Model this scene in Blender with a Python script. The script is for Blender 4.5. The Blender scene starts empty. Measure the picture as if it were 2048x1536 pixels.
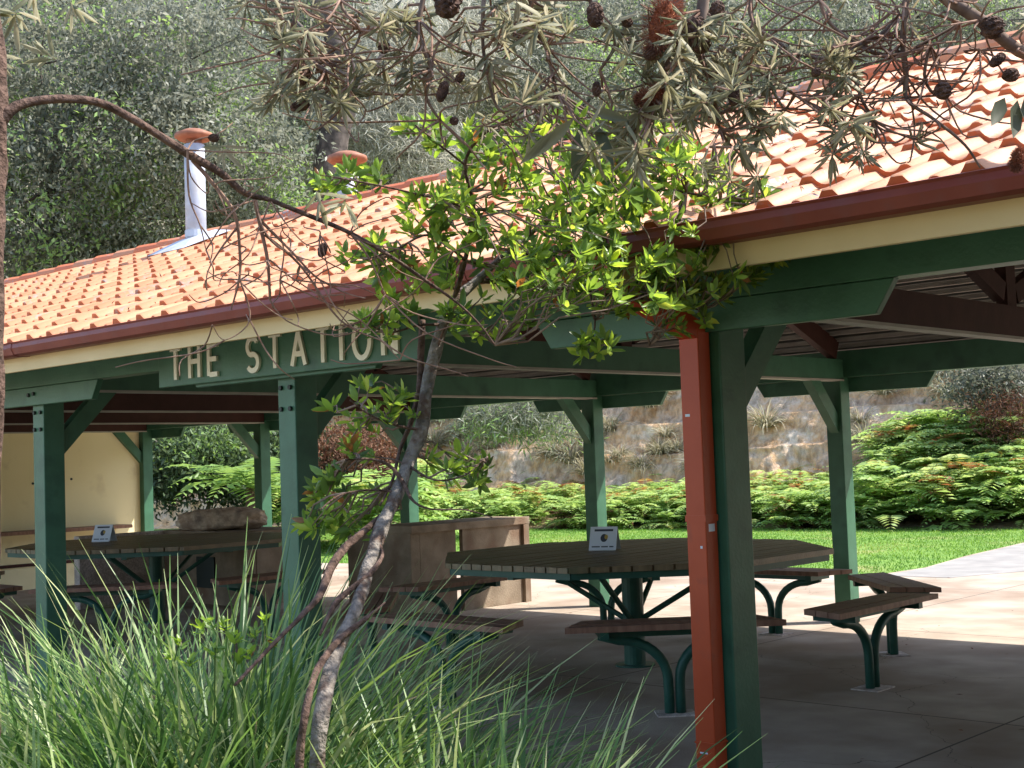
import bpy, math, random
import numpy as np
from mathutils import Vector, Matrix, noise
random.seed(7); rng = np.random.default_rng(7)
S = bpy.context.scene; COL = S.collection

# ------------------------------------------------------------------ camera (fitted to the photograph)
CX, CY, CZ = 3.0392, -4.4811, 1.4684
FPX, PITCH, ROLL, YAW = 2697.43, .0562, .0352, -.7501
B, W = 2.7257, 5.7928            # bay and depth of the shelter
F = np.array([math.sin(YAW)*math.cos(PITCH), math.cos(YAW)*math.cos(PITCH), math.sin(PITCH)])
_R = np.array([math.cos(YAW), -math.sin(YAW), 0]); _U = np.cross(_R, F)
R = math.cos(ROLL)*_R - math.sin(ROLL)*_U; U = math.cos(ROLL)*_U + math.sin(ROLL)*_R
C0 = np.array([CX, CY, CZ])
cam = bpy.data.cameras.new('camera'); co = bpy.data.objects.new('camera', cam); COL.objects.link(co)
cam.sensor_width = 36; cam.lens = 36*FPX/2048; cam.clip_end = 600; cam.clip_start = .05
co.matrix_world = Matrix(((R[0], U[0], -F[0], CX), (R[1], U[1], -F[1], CY), (R[2], U[2], -F[2], CZ), (0, 0, 0, 1)))
S.camera = co
def ray(u, v): return F + R*(u-1024)/FPX - U*(v-768)/FPX
def at(u, v, Z): return C0 + ray(u, v)*Z
def floor(u, v, z=0):
    r = ray(u, v); return C0 + r*((z-CZ)/r[2])
def base(u, Z, z=0):
    p = at(u, 950, Z); return np.array([p[0], p[1], z])

# ------------------------------------------------------------------ mesh helpers
class MB:
    def __init__(s): s.v = []; s.f = []; s.c = []
    def add(s, vs, fs, c=None):
        n = len(s.v); s.v.extend([tuple(map(float, p)) for p in vs]); s.f.extend([tuple(i+n for i in f) for f in fs])
        s.c.extend([c if c is not None else .5]*len(vs)); return s
    def box(s, x0, x1, y0, y1, z0, z1, c=None, M=None):
        vs = [Vector((x, y, z)) for z in (z0, z1) for y in (y0, y1) for x in (x0, x1)]
        if M is not None: vs = [M @ p for p in vs]
        return s.add(vs, [(0, 2, 3, 1), (4, 5, 7, 6), (0, 1, 5, 4), (2, 6, 7, 3), (0, 4, 6, 2), (1, 3, 7, 5)], c)
    def beam(s, a, b, w, h, c=None):
        a = Vector(a); b = Vector(b); d = b-a; L = d.length; d.normalize()
        up = Vector((0, 0, 1)) if abs(d.z) < .95 else Vector((0, 1, 0))
        x = d.cross(up).normalized(); z = x.cross(d)
        M = Matrix(((x.x, d.x, z.x, a.x), (x.y, d.y, z.y, a.y), (x.z, d.z, z.z, a.z), (0, 0, 0, 1)))
        return s.box(-w/2, w/2, 0, L, -h/2, h/2, c, M)
    def prism(s, poly, axis, t0, t1, c=None):    # poly 2D; axis 'y': (x,z) extruded in y; 'x': (y,z); 'z': (x,y)
        n = len(poly); f = {'y': lambda p, t: (p[0], t, p[1]), 'x': lambda p, t: (t, p[0], p[1]), 'z': lambda p, t: (p[0], p[1], t)}[axis]
        vs = [f(p, t0) for p in poly]+[f(p, t1) for p in poly]
        fs = [tuple(range(n))[::-1], tuple(range(n, 2*n))]+[(i, (i+1) % n, (i+1) % n+n, i+n) for i in range(n)]
        return s.add(vs, fs, c)
    def tube(s, pts, rad, seg=8, c=None, cap=True, rough=0):
        pts = [Vector(p) for p in pts]; n = len(pts)
        if not hasattr(rad, '__len__'): rad = [rad]*n
        vs = []; t0 = (pts[1]-pts[0]).normalized(); x = t0.orthogonal().normalized()
        for i, p in enumerate(pts):
            t = (pts[min(i+1, n-1)]-pts[max(i-1, 0)]).normalized()
            x = (x-t*x.dot(t)).normalized(); y = t.cross(x)
            for k in range(seg):
                a = 2*math.pi*k/seg; r = rad[i]
                if rough: r *= 1+rough*noise.noise(p*14+Vector((math.cos(a), math.sin(a), 0))*1.3)
                vs.append(p+(x*math.cos(a)+y*math.sin(a))*r)
        fs = [(i*seg+k, i*seg+(k+1) % seg, (i+1)*seg+(k+1) % seg, (i+1)*seg+k) for i in range(n-1) for k in range(seg)]
        if cap: fs += [tuple(range(seg))[::-1], tuple(range((n-1)*seg, n*seg))]
        return s.add(vs, fs, c)
    def build(s, name, mat, parent=None, smooth=False, bevel=0):
        me = bpy.data.meshes.new(name); me.from_pydata(s.v, [], s.f)
        a = me.attributes.new('tone', 'FLOAT', 'POINT'); a.data.foreach_set('value', np.array(s.c, dtype=np.float32))
        if smooth: me.polygons.foreach_set('use_smooth', [True]*len(me.polygons))
        me.materials.append(mat); me.update()
        o = bpy.data.objects.new(name, me); COL.objects.link(o)
        if parent is not None: o.parent = parent
        if bevel:
            m = o.modifiers.new('bevel', 'BEVEL'); m.width = bevel; m.segments = 2; m.limit_method = 'ANGLE'
        return o
def np_mesh(name, mat, V, Q, tone, parent=None, smooth=False):
    """V (n,3), Q (m,k) faces with equal corner counts"""
    me = bpy.data.meshes.new(name); m, k = Q.shape
    me.vertices.add(len(V)); me.vertices.foreach_set('co', V.astype(np.float32).ravel())
    me.loops.add(m*k); me.loops.foreach_set('vertex_index', Q.astype(np.int32).ravel())
    me.polygons.add(m); me.polygons.foreach_set('loop_start', np.arange(0, m*k, k, dtype=np.int32))
    me.polygons.foreach_set('loop_total', np.full(m, k, dtype=np.int32))
    a = me.attributes.new('tone', 'FLOAT', 'POINT'); a.data.foreach_set('value', tone.astype(np.float32))
    if smooth: me.polygons.foreach_set('use_smooth', np.ones(m, dtype=bool))
    me.materials.append(mat); me.update(calc_edges=True); me.validate()
    o = bpy.data.objects.new(name, me); COL.objects.link(o)
    if parent is not None: o.parent = parent
    return o
def norm(a): return a/np.maximum(np.linalg.norm(a, axis=-1, keepdims=True), 1e-9)
LEAF8 = np.array([[0, 0, 0], [.32, .5, .0], [.72, .42, .0], [1, 0, -.06], [.72, -.42, 0], [.32, -.5, 0], [.32, 0, -.09], [.7, 0, -.10]])
LEAF8F = np.array([[0, 1, 6, 5], [1, 2, 7, 6], [2, 3, 7, 7], [3, 4, 7, 7], [4, 5, 6, 7]])
def leaves(P, D, N, L, Wd, tone, detail=False):
    """leaf blades: base P, direction D, normal N, length L, width Wd -> arrays"""
    D = norm(D); N = norm(N-D*np.sum(N*D, axis=1, keepdims=True)); T = np.cross(D, N); n = len(P)
    if detail:
        sh = LEAF8; tri = np.array([[0, 1, 6], [1, 2, 7], [1, 7, 6], [2, 3, 7], [3, 4, 7], [4, 5, 7], [5, 6, 7], [5, 0, 6]])
    else:
        sh = np.array([[0, 0, 0], [.5, .5, .04], [1, 0, -.05], [.5, -.5, .04]]); tri = np.array([[0, 1, 2, 3]])
    k = len(sh)
    V = P[:, None]+D[:, None]*(sh[:, 0][None, :, None]*L[:, None, None])+T[:, None]*(sh[:, 1][None, :, None]*Wd[:, None, None])+N[:, None]*(sh[:, 2][None, :, None]*L[:, None, None])
    Q = (np.arange(n)*k)[:, None, None]+tri[None]
    return V.reshape(-1, 3), Q.reshape(-1, tri.shape[1]), np.repeat(tone, k)
def rnd_dir(n):
    return norm(rng.normal(size=(n, 3)))
def thing(name, label, cat, loc=(0, 0, 0), rz=0, group=None):
    o = bpy.data.objects.new(name, None); COL.objects.link(o); o.location = tuple(map(float, loc)); o.rotation_euler = (0, 0, rz)
    o.empty_display_size = .1
    return tag(o, label, cat, group)
def tag(o, label=None, cat=None, group=None, kind=None):
    if label: o['label'] = label
    if cat: o['category'] = cat
    if group: o['group'] = group
    if kind: o['kind'] = kind
    return o
def dup(root, loc, rz, label=None, group=None, scale=None):
    r = root.copy(); COL.objects.link(r); r.location = tuple(map(float, loc)); r.rotation_euler = (0, 0, rz)
    if scale: r.scale = (scale,)*3
    if label: r['label'] = label
    if group: r['group'] = group
    for ch in list(root.children):
        c = ch.copy(); COL.objects.link(c); c.parent = r
        for g in list(ch.children):
            d = g.copy(); COL.objects.link(d); d.parent = c
    return r

# ------------------------------------------------------------------ materials
def mat(name, c1, c2=None, scale=8, rough=.7, bump=0, bscale=None, detail=6, spec=.3, stretch=None, ramp=(.35, .65), c3=None, scale3=1.5, r3=(.5, .7)):
    m = bpy.data.materials.new(name); m.use_nodes = True; nt = m.node_tree; nd = nt.nodes; bs = nd['Principled BSDF']
    bs.inputs['Roughness'].default_value = rough; bs.inputs['Specular IOR Level'].default_value = spec
    tc = nd.new('ShaderNodeTexCoord'); src = tc.outputs['Object']
    if stretch:
        mp = nd.new('ShaderNodeMapping'); mp.inputs['Scale'].default_value = stretch; nt.links.new(src, mp.inputs['Vector']); src = mp.outputs['Vector']
    def nz(sc, det):
        n = nd.new('ShaderNodeTexNoise'); n.inputs['Scale'].default_value = sc; n.inputs['Detail'].default_value = det; nt.links.new(src, n.inputs['Vector']); return n
    def rp(n, a, b, ca, cb):
        r = nd.new('ShaderNodeValToRGB'); r.color_ramp.elements[0].position = a; r.color_ramp.elements[1].position = b
        r.color_ramp.elements[0].color = (*ca, 1); r.color_ramp.elements[1].color = (*cb, 1); nt.links.new(n, r.inputs['Fac']); return r
    if c2 is not None:
        r = rp(nz(scale, detail).outputs['Fac'], ramp[0], ramp[1], c1, c2); out = r.outputs['Color']
    else:
        rgb = nd.new('ShaderNodeRGB'); rgb.outputs[0].default_value = (*c1, 1); out = rgb.outputs[0]
    if c3 is not None:
        f = rp(nz(scale3, 8).outputs['Fac'], r3[0], r3[1], (0, 0, 0), (1, 1, 1)); mx = nd.new('ShaderNodeMix'); mx.data_type = 'RGBA'
        nt.links.new(f.outputs['Color'], mx.inputs['Factor']); nt.links.new(out, mx.inputs['A']); mx.inputs['B'].default_value = (*c3, 1); out = mx.outputs['Result']
    nt.links.new(out, bs.inputs['Base Color']); m['out'] = 1
    if bump:
        n = nz(bscale or scale*4, 5); b = nd.new('ShaderNodeBump'); b.inputs['Strength'].default_value = bump; b.inputs['Distance'].default_value = .02
        nt.links.new(n.outputs['Fac'], b.inputs['Height']); nt.links.new(b.outputs['Normal'], bs.inputs['Normal'])
    return m
def ramp_mat(name, stops, rough=.5, trans=.35, spec=.4, tcol=None):
    """foliage: colour from the per-leaf 'tone' attribute, with light passing through"""
    m = bpy.data.materials.new(name); m.use_nodes = True; nt = m.node_tree; nd = nt.nodes; bs = nd['Principled BSDF']; out = nd['Material Output']
    bs.inputs['Roughness'].default_value = rough; bs.inputs['Specular IOR Level'].default_value = spec
    a = nd.new('ShaderNodeAttribute'); a.attribute_name = 'tone'
    r = nd.new('ShaderNodeValToRGB'); el = r.color_ramp.elements
    while len(el) < len(stops): el.new(.5)
    for e, (p, c) in zip(el, stops): e.position = p; e.color = (*c, 1)
    nt.links.new(a.outputs['Fac'], r.inputs['Fac']); nt.links.new(r.outputs['Color'], bs.inputs['Base Color'])
    if trans:
        t = nd.new('ShaderNodeBsdfTranslucent'); mx = nd.new('ShaderNodeMixShader'); mx.inputs['Fac'].default_value = trans
        hs = nd.new('ShaderNodeHueSaturation'); hs.inputs['Value'].default_value = 1.5; hs.inputs['Saturation'].default_value = 1.1; hs.inputs['Hue'].default_value = .485
        nt.links.new(r.outputs['Color'], hs.inputs['Color']); nt.links.new(hs.outputs['Color'], t.inputs['Color'])
        nt.links.new(bs.outputs['BSDF'], mx.inputs[1]); nt.links.new(t.outputs['BSDF'], mx.inputs[2]); nt.links.new(mx.outputs['Shader'], out.inputs['Surface'])
    return m
M = {}
M['green'] = mat('green_paint', (.046, .130, .074), (.058, .160, .095), 6, .42, .08, 60, c3=(.028, .085, .055), scale3=5, r3=(.55, .8))
M['dgreen'] = mat('dark_green_metal', (.018, .075, .055), (.03, .10, .075), 9, .4, .05, 50)
M['maroon'] = mat('maroon_timber', (.045, .016, .011), (.06, .022, .016), 8, .7, .1, 40)
M['red'] = mat('red_paint', (.43, .058, .015), (.48, .072, .021), 5, .42, .04, 40, c3=(.30, .06, .03), scale3=7, r3=(.6, .75))
M['gutter'] = mat('gutter_paint', (.19, .04, .028), (.23, .055, .038), 5, .45, .05, 30, c3=(.2, .06, .05), scale3=9)
M['cream'] = mat('cream_paint', (.66, .53, .28), (.72, .58, .32), 3, .6, .05, 50)
M['wallc'] = mat('cream_wall_paint', (.82, .72, .42), (.86, .77, .48), 1.2, .75, .1, 80, c3=(.60, .50, .28), scale3=3, r3=(.6, .85))
M['letter'] = mat('letter_paint', (.90, .88, .70), (.92, .90, .74), 12, .5)
M['bolt'] = mat('bolt_metal', (.02, .03, .025), rough=.5)
M['sark'] = mat('roof_underlay', (.13, .125, .12), (.20, .19, .18), 3, .5)
M['strip'] = mat('lit_underside', (.34, .33, .28), (.42, .40, .34), 6, .6)
M['batten'] = mat('batten_timber', (.30, .27, .24), (.40, .36, .32), 6, .7)
M['timber'] = mat('table_timber', (.13, .095, .05), (.22, .16, .085), 5, .38, .25, 60, stretch=(6, 1, 1), c3=(.12, .12, .06), scale3=2, spec=.5)
M['bench'] = mat('bench_timber', (.20, .10, .065), (.30, .165, .11), 5, .5, .2, 60, stretch=(1, 6, 1))
M['steel'] = mat('galvanised_steel', (.40, .43, .49), (.52, .55, .61), 7, .45, .05, spec=.5, c3=(.36, .34, .33), scale3=4)
M['cowl'] = mat('rusty_cowl', (.34, .15, .085), (.24, .10, .06), 14, .6)
M['bbq'] = mat('brown_concrete', (.19, .145, .10), (.29, .23, .165), 5, .85, .3, 60, c3=(.18, .11, .07), scale3=3)
M['agg'] = mat('speckled_concrete', (.46, .38, .34), (.76, .67, .61), 60, .9, .5, 120, c3=(.30, .24, .21), scale3=4)
M['rock'] = mat('sandstone_boulder', (.42, .30, .22), (.74, .60, .46), 9, .9, 1.0, 26, c3=(.24, .18, .14), scale3=7)
M['darkrock'] = mat('dark_boulder', (.05, .05, .05), (.16, .15, .14), 5, .9, .7, 22)
M['card'] = mat('white_card', (.70, .74, .80), rough=.35)
M['ink'] = mat('dark_print', (.05, .06, .08), rough=.5)
M['gold'] = mat('yellow_print', (.45, .32, .08), rough=.5)
M['soil'] = mat('leaf_litter', (.10, .065, .035), (.24, .17, .10), 9, .95, .6, 30, c3=(.10, .12, .04), scale3=1.5)
M['lawn'] = mat('lawn_soil', (.10, .20, .035), (.17, .28, .05), 2.5, .95, .4, 40, c3=(.28, .27, .10), scale3=.8, r3=(.55, .75))
M['path'] = mat('grey_path', (.24, .225, .21), (.32, .30, .275), 3, .9, .2, 60, c3=(.28, .27, .25), scale3=.7)
M['bark'] = mat('grey_bark', (.075, .062, .05), (.27, .235, .20), 26, .95, .9, 60, ramp=(.3, .62), c3=(.12, .08, .06), scale3=14, r3=(.52, .62))
M['darkbark'] = mat('brown_bark', (.06, .036, .026), (.16, .10, .075), 30, .95, .8, 60)
M['twig'] = mat('twig_bark', (.12, .08, .06), (.26, .19, .145), 20, .9)
M['twigr'] = mat('reddish_twig_bark', (.17, .095, .065), (.30, .19, .135), 20, .9)
M['stem'] = mat('green_stem', (.08, .14, .03))
M['cone'] = mat('seed_cone', (.05, .028, .02), (.15, .085, .06), 40, .9, .8, 90)
M['brush'] = mat('old_flower_spike', (.20, .055, .025), (.38, .12, .05), 50, .9, .8, 120)
M['gumbark'] = mat('dark_gum_bark', (.045, .035, .03), (.14, .11, .095), 6, .9, .6, 16)
M['white'] = mat('pale_concrete', (.55, .49, .44), (.62, .56, .50), 8, .85)
M['bristle'] = ramp_mat('flower_bristle', [(0, (.10, .04, .025)), (1, (.36, .15, .08))], .8, .2)
M['leaf'] = ramp_mat('young_leaf', [(0, (.07, .12, .04)), (.3, (.14, .24, .05)), (.7, (.28, .42, .07)), (.93, (.44, .52, .10)), (.97, (.30, .15, .05))], .34, .52, .5)
M['bleaf'] = ramp_mat('banksia_leaf', [(0, (.055, .075, .035)), (.25, (.15, .155, .085)), (.6, (.26, .25, .14)), (1, (.38, .35, .235))], .55, .42)
M['grass'] = ramp_mat('strap_leaf', [(0, (.05, .105, .035)), (.3, (.12, .23, .06)), (.58, (.27, .38, .12)), (.78, (.42, .46, .24)), (.84, (.42, .36, .22)), (.95, (.34, .24, .15)), (1, (.50, .44, .32))], .42, .36, .4)
M['lawnb'] = ramp_mat('lawn_blade', [(0, (.09, .21, .03)), (.7, (.19, .34, .05)), (1, (.36, .38, .12))], .6, .3)
M['fern'] = ramp_mat('fern_frond', [(0, (.17, .28, .08)), (.5, (.31, .45, .14)), (.85, (.46, .55, .21)), (.93, (.36, .36, .08)), (1, (.26, .12, .05))], .5, .4)
M['dfern'] = ramp_mat('dead_fern_frond', [(0, (.08, .035, .02)), (1, (.26, .13, .07))], .8, .2)
M['forest'] = ramp_mat('forest_leaf', [(0, (.085, .095, .065)), (.5, (.20, .21, .16)), (.82, (.33, .34, .28)), (.9, (.22, .34, .11)), (1, (.30, .44, .15))], .5, .42, .4)
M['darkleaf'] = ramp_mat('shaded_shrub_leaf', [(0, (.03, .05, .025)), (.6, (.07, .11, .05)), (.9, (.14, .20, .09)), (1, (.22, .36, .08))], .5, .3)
M['pale'] = ramp_mat('pale_foliage', [(0, (.28, .28, .22)), (.6, (.46, .45, .37)), (1, (.60, .58, .50))], .6, .4)
M['drygrass'] = ramp_mat('dry_grass', [(0, (.17, .17, .09)), (.5, (.34, .31, .20)), (1, (.50, .46, .34))], .7, .3)

# concrete floor: stained, with saw-cut joints on the bay lines and hairline cracks
def concrete():
    m = mat('floor_concrete', (.35, .28, .215), (.46, .38, .30), 2.6, .75, .15, 90, c3=(.27, .195, .14), scale3=.8, r3=(.46, .62))
    nt = m.node_tree; nd = nt.nodes; bs = nd['Principled BSDF']; src = bs.inputs['Base Color'].links[0].from_socket
    tc = nd.new('ShaderNodeTexCoord'); sp = nd.new('ShaderNodeSeparateXYZ'); nt.links.new(tc.outputs['Object'], sp.inputs[0])
    def jn(sock, per, wd, off=0):
        a = nd.new('ShaderNodeMath'); a.operation = 'ADD'; a.inputs[1].default_value = off+100*per; nt.links.new(sock, a.inputs[0])
        b = nd.new('ShaderNodeMath'); b.operation = 'MODULO'; b.inputs[1].default_value = per; nt.links.new(a.outputs[0], b.inputs[0])
        c = nd.new('ShaderNodeMath'); c.operation = 'LESS_THAN'; c.inputs[1].default_value = wd; nt.links.new(b.outputs[0], c.inputs[0]); return c.outputs[0]
    j1 = jn(sp.outputs['X'], B, .014, .0); j2 = jn(sp.outputs['Y'], 3.1, .014, -5.9+.35)
    mx = nd.new('ShaderNodeMath'); mx.operation = 'MAXIMUM'; nt.links.new(j1, mx.inputs[0]); nt.links.new(j2, mx.inputs[1])
    vo = nd.new('ShaderNodeTexVoronoi'); vo.feature = 'DISTANCE_TO_EDGE'; vo.inputs['Scale'].default_value = .55
    nz = nd.new('ShaderNodeTexNoise'); nz.inputs['Scale'].default_value = 3; nz.inputs['Detail'].default_value = 8
    ad = nd.new('ShaderNodeMixRGB'); ad.inputs['Fac'].default_value = .25; nt.links.new(tc.outputs['Object'], ad.inputs[1]); nt.links.new(tc.outputs['Object'], nz.inputs['Vector']); nt.links.new(nz.outputs['Color'], ad.inputs[2])
    nt.links.new(ad.outputs[0], vo.inputs['Vector'])
    lt = nd.new('ShaderNodeMath'); lt.operation = 'LESS_THAN'; lt.inputs[1].default_value = .0007; nt.links.new(vo.outputs['Distance'], lt.inputs[0])
    m2 = nd.new('ShaderNodeMath'); m2.operation = 'MAXIMUM'; nt.links.new(mx.outputs[0], m2.inputs[0]); nt.links.new(lt.outputs[0], m2.inputs[1])
    mc = nd.new('ShaderNodeMix'); mc.data_type = 'RGBA'; nt.links.new(m2.outputs[0], mc.inputs['Factor']); nt.links.new(src, mc.inputs['A']); mc.inputs['B'].default_value = (.10, .075, .055, 1)
    nt.links.new(mc.outputs['Result'], bs.inputs['Base Color']); return m
M['bounce'] = mat('pale_bounce', (.40, .35, .28), (.60, .54, .45), 60, .95, .5, 90)
M['concrete'] = concrete()
# terracotta: tone per tile, weathered tops painted paler as sunlit, risers as shaded, grey lichen patches
def tile_mat():
    m = bpy.data.materials.new('terracotta_tile'); m.use_nodes = True; nt = m.node_tree; nd = nt.nodes; bs = nd['Principled BSDF']; bs.inputs['Roughness'].default_value = .6
    a = nd.new('ShaderNodeAttribute'); a.attribute_name = 'tone'
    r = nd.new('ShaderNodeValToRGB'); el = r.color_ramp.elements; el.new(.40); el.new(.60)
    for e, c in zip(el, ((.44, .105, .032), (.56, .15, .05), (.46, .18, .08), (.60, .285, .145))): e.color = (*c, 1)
    nt.links.new(a.outputs['Fac'], r.inputs['Fac'])
    tc = nd.new('ShaderNodeTexCoord'); n = nd.new('ShaderNodeTexNoise'); n.inputs['Scale'].default_value = 2.4; n.inputs['Detail'].default_value = 9; n.inputs['Roughness'].default_value = .7; nt.links.new(tc.outputs['Object'], n.inputs['Vector'])
    f = nd.new('ShaderNodeValToRGB'); f.color_ramp.elements[0].position = .53; f.color_ramp.elements[1].position = .66; nt.links.new(n.outputs['Fac'], f.inputs['Fac'])
    n2 = nd.new('ShaderNodeTexNoise'); n2.inputs['Scale'].default_value = 40; n2.inputs['Detail'].default_value = 4; nt.links.new(tc.outputs['Object'], n2.inputs['Vector'])
    f2 = nd.new('ShaderNodeMath'); f2.operation = 'GREATER_THAN'; f2.inputs[1].default_value = .5; nt.links.new(n2.outputs['Fac'], f2.inputs[0])
    mu = nd.new('ShaderNodeMath'); mu.operation = 'MULTIPLY'; nt.links.new(f.outputs['Color'], mu.inputs[0]); nt.links.new(f2.outputs[0], mu.inputs[1])
    mx = nd.new('ShaderNodeMix'); mx.data_type = 'RGBA'; nt.links.new(mu.outputs[0], mx.inputs['Factor']); nt.links.new(r.outputs['Color'], mx.inputs['A']); mx.inputs['B'].default_value = (.30, .27, .25, 1)
    nt.links.new(mx.outputs['Result'], bs.inputs['Base Color'])
    b = nd.new('ShaderNodeBump'); b.inputs['Strength'].default_value = .15; b.inputs['Distance'].default_value = .01; nt.links.new(n2.outputs['Fac'], b.inputs['Height']); nt.links.new(b.outputs['Normal'], bs.inputs['Normal'])
    return m
M['tile'] = tile_mat()
# cliff: iron-stained sandstone in beds
def cliff_mat():
    m = bpy.data.materials.new('sandstone_cliff'); m.use_nodes = True; nt = m.node_tree; nd = nt.nodes; bs = nd['Principled BSDF']; bs.inputs['Roughness'].default_value = .95
    tc = nd.new('ShaderNodeTexCoord')
    def nz(sc, st, ps, cs):
        mp = nd.new('ShaderNodeMapping'); mp.inputs['Scale'].default_value = st; nt.links.new(tc.outputs['Object'], mp.inputs['Vector'])
        n = nd.new('ShaderNodeTexNoise'); n.inputs['Scale'].default_value = sc; n.inputs['Detail'].default_value = 9; n.inputs['Roughness'].default_value = .65; nt.links.new(mp.outputs['Vector'], n.inputs['Vector'])
        r = nd.new('ShaderNodeValToRGB'); el = r.color_ramp.elements
        while len(el) < len(ps): el.new(.5)
        for e, p, c in zip(el, ps, cs): e.position = p; e.color = (*c, 1)
        nt.links.new(n.outputs['Fac'], r.inputs['Fac']); return n, r
    n1, r1 = nz(1.1, (1, 1, 1.3), (.30, .42, .54, .66), ((.42, .30, .20), (.68, .52, .38), (.72, .44, .22), (.76, .62, .46)))
    n2, r2 = nz(4.5, (1.6, 1.6, .6), (.36, .58), ((.40, .36, .33), (1, 1, 1)))
    mx = nd.new('ShaderNodeMix'); mx.data_type = 'RGBA'; mx.blend_type = 'MULTIPLY'; mx.inputs['Factor'].default_value = .75
    nt.links.new(r1.outputs['Color'], mx.inputs['A']); nt.links.new(r2.outputs['Color'], mx.inputs['B']); nt.links.new(mx.outputs['Result'], bs.inputs['Base Color'])
    b = nd.new('ShaderNodeBump'); b.inputs['Strength'].default_value = .7; b.inputs['Distance'].default_value = .08; nt.links.new(n2.outputs['Fac'], b.inputs['Height']); nt.links.new(b.outputs['Normal'], bs.inputs['Normal'])
    return m
M['cliff'] = cliff_mat()
M['hill'] = mat('hillside_soil', (.12, .12, .08), (.24, .21, .15), .8, .95, .6, 5, c3=(.07, .09, .035), scale3=.35)

# ------------------------------------------------------------------ light
EL, AZ = math.radians(52), math.radians(44)      # sun behind the shelter, to the right (azimuth from +Y towards +X)
w = bpy.data.worlds.new('World'); S.world = w; w.use_nodes = True; nt = w.node_tree
sk = nt.nodes.new('ShaderNodeTexSky'); sk.sky_type = 'NISHITA'; sk.sun_disc = False; sk.sun_elevation = EL; sk.sun_rotation = AZ
nt.links.new(sk.outputs['Color'], nt.nodes['Background'].inputs['Color']); nt.nodes['Background'].inputs['Strength'].default_value = .15
sl = bpy.data.lights.new('sun', 'SUN'); sl.energy = 3.1; sl.angle = math.radians(.53); sl.color = (1, .95, .87)
so = bpy.data.objects.new('sun', sl); COL.objects.link(so)
sd = Vector((math.sin(AZ)*math.cos(EL), math.cos(AZ)*math.cos(EL), math.sin(EL))); so.rotation_euler = sd.to_track_quat('Z', 'Y').to_euler(); so.location = (10, 10, 30)
S.view_settings.view_transform = 'Standard'; S.view_settings.look = 'None'; S.view_settings.gamma = 1; S.view_settings.exposure = 1.6
S.render.engine = 'CYCLES'; S.render.resolution_x = 1024; S.render.resolution_y = 768
S.cycles.max_bounces = 6; S.cycles.diffuse_bounces = 4; S.cycles.transmission_bounces = 4; S.cycles.transparent_max_bounces = 4

# ------------------------------------------------------------------ ground
tag(MB().box(-160, 120, -60, 160, -.5, -.10).build('ground', M['soil']), kind='structure')
def sheet(name, poly, z0, z1, m): return tag(MB().prism([(p[0], p[1]) for p in poly], 'z', z0, z1).build(name, m), kind='structure')
sheet('garden_bed', [(-40, -30), (30, -30), (30, -.42), (-40, -.42)], -.12, -.04, M['soil'])
edge = [floor(300, 1120), floor(1000, 1132), floor(1360, 1140), floor(1600, 1146), floor(1750, 1150), floor(1850, 1135), floor(1930, 1112), floor(2060, 1082)]
sheet('concrete_floor', [(-30, -.42), (14, -.42), (14, 17), tuple(floor(2200, 1074)[:2])] + [p for p in edge[::-1]] + [(-30, 8)], -.14, 0, M['concrete'])
lp = list(edge)+[floor(2200, 1074), (14, 17), (14, 24), (-45, 24), (-45, 10)]
sheet('lawn', lp, -.12, -.018, M['lawn'])
sheet('path', [floor(1762, 1151.5), floor(1852, 1137), floor(1932, 1114), floor(2062, 1084), floor(2190, 1076), floor(2420, 1100), floor(2300, 1170), floor(2060, 1142), floor(1900, 1156)], -.02, .004, M['path'])
# lawn blades
def in_poly(P, poly):
    x, y = P[:, 0], P[:, 1]; ins = np.zeros(len(P), bool); n = len(poly)
    for i in range(n):
        x1, y1 = poly[i][:2]; x2, y2 = poly[(i+1) % n][:2]
        if y1 == y2: continue
        ins ^= ((y1 > y) != (y2 > y)) & (x < (x2-x1)*(y-y1)/(y2-y1)+x1)
    return ins
P = np.column_stack([rng.uniform(-24, -1, 150000), rng.uniform(8, 20, 150000), np.full(150000, -.02)])
P = P[in_poly(P, [(q[0], q[1]-.03) for q in lp])]
n = len(P); D = norm(np.column_stack([rng.normal(0, .5, n), rng.normal(0, .5, n), np.ones(n)]))
pt = np.array([noise.noise(Vector((p[0]*.5, p[1]*.5, 0))) for p in P])
V, Q, t = leaves(P, D, rnd_dir(n), rng.uniform(.02, .05, n), rng.uniform(.006, .014, n), np.clip(rng.uniform(0, .8, n)+pt*.6, 0, 1))
tag(np_mesh('lawn_grass', M['lawnb'], V, Q, t), 'short mown lawn grass between the shelter and the ferns', 'grass', kind='stuff')

# ------------------------------------------------------------------ cliff and hillside
CL = [(8, 22.5), (0, 21.3), (-8, 20.6), (-15, 19.6), (-22, 18.3), (-28, 15.5), (-34, 10), (-40, 2), (-52, -14)]
def cl_at(t):
    i = min(int(t), len(CL)-2); f = t-i; a, b = CL[i], CL[i+1]; return a[0]+(b[0]-a[0])*f, a[1]+(b[1]-a[1])*f
nu, nv = 900, 110
V = []; 
for i in range(nu):
    x, y = cl_at(i/(nu-1)*(len(CL)-1))
    for j in range(nv):
        h = j/(nv-1); z = -.15+h*4.2
        led = math.floor(z*1.35+noise.noise(Vector((x*.12, 0, 3)))*1.2)
        off = led*.34+h*2.3
        off += .35*noise.noise(Vector((x*.45, led*3.1, z*.35)))+.14*noise.noise(Vector((x*1.7, z*1.6, led)))+.09*noise.noise(Vector((x*5, z*4, 0)))+.04*noise.noise(Vector((x*14, z*11, 1)))
        V.append((x+.1*noise.noise(Vector((x, z*2, 5))), y+off, z))
V = np.array(V); Q = np.array([(i*nv+j, (i+1)*nv+j, (i+1)*nv+j+1, i*nv+j+1) for i in range(nu-1) for j in range(nv-1)])
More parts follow.
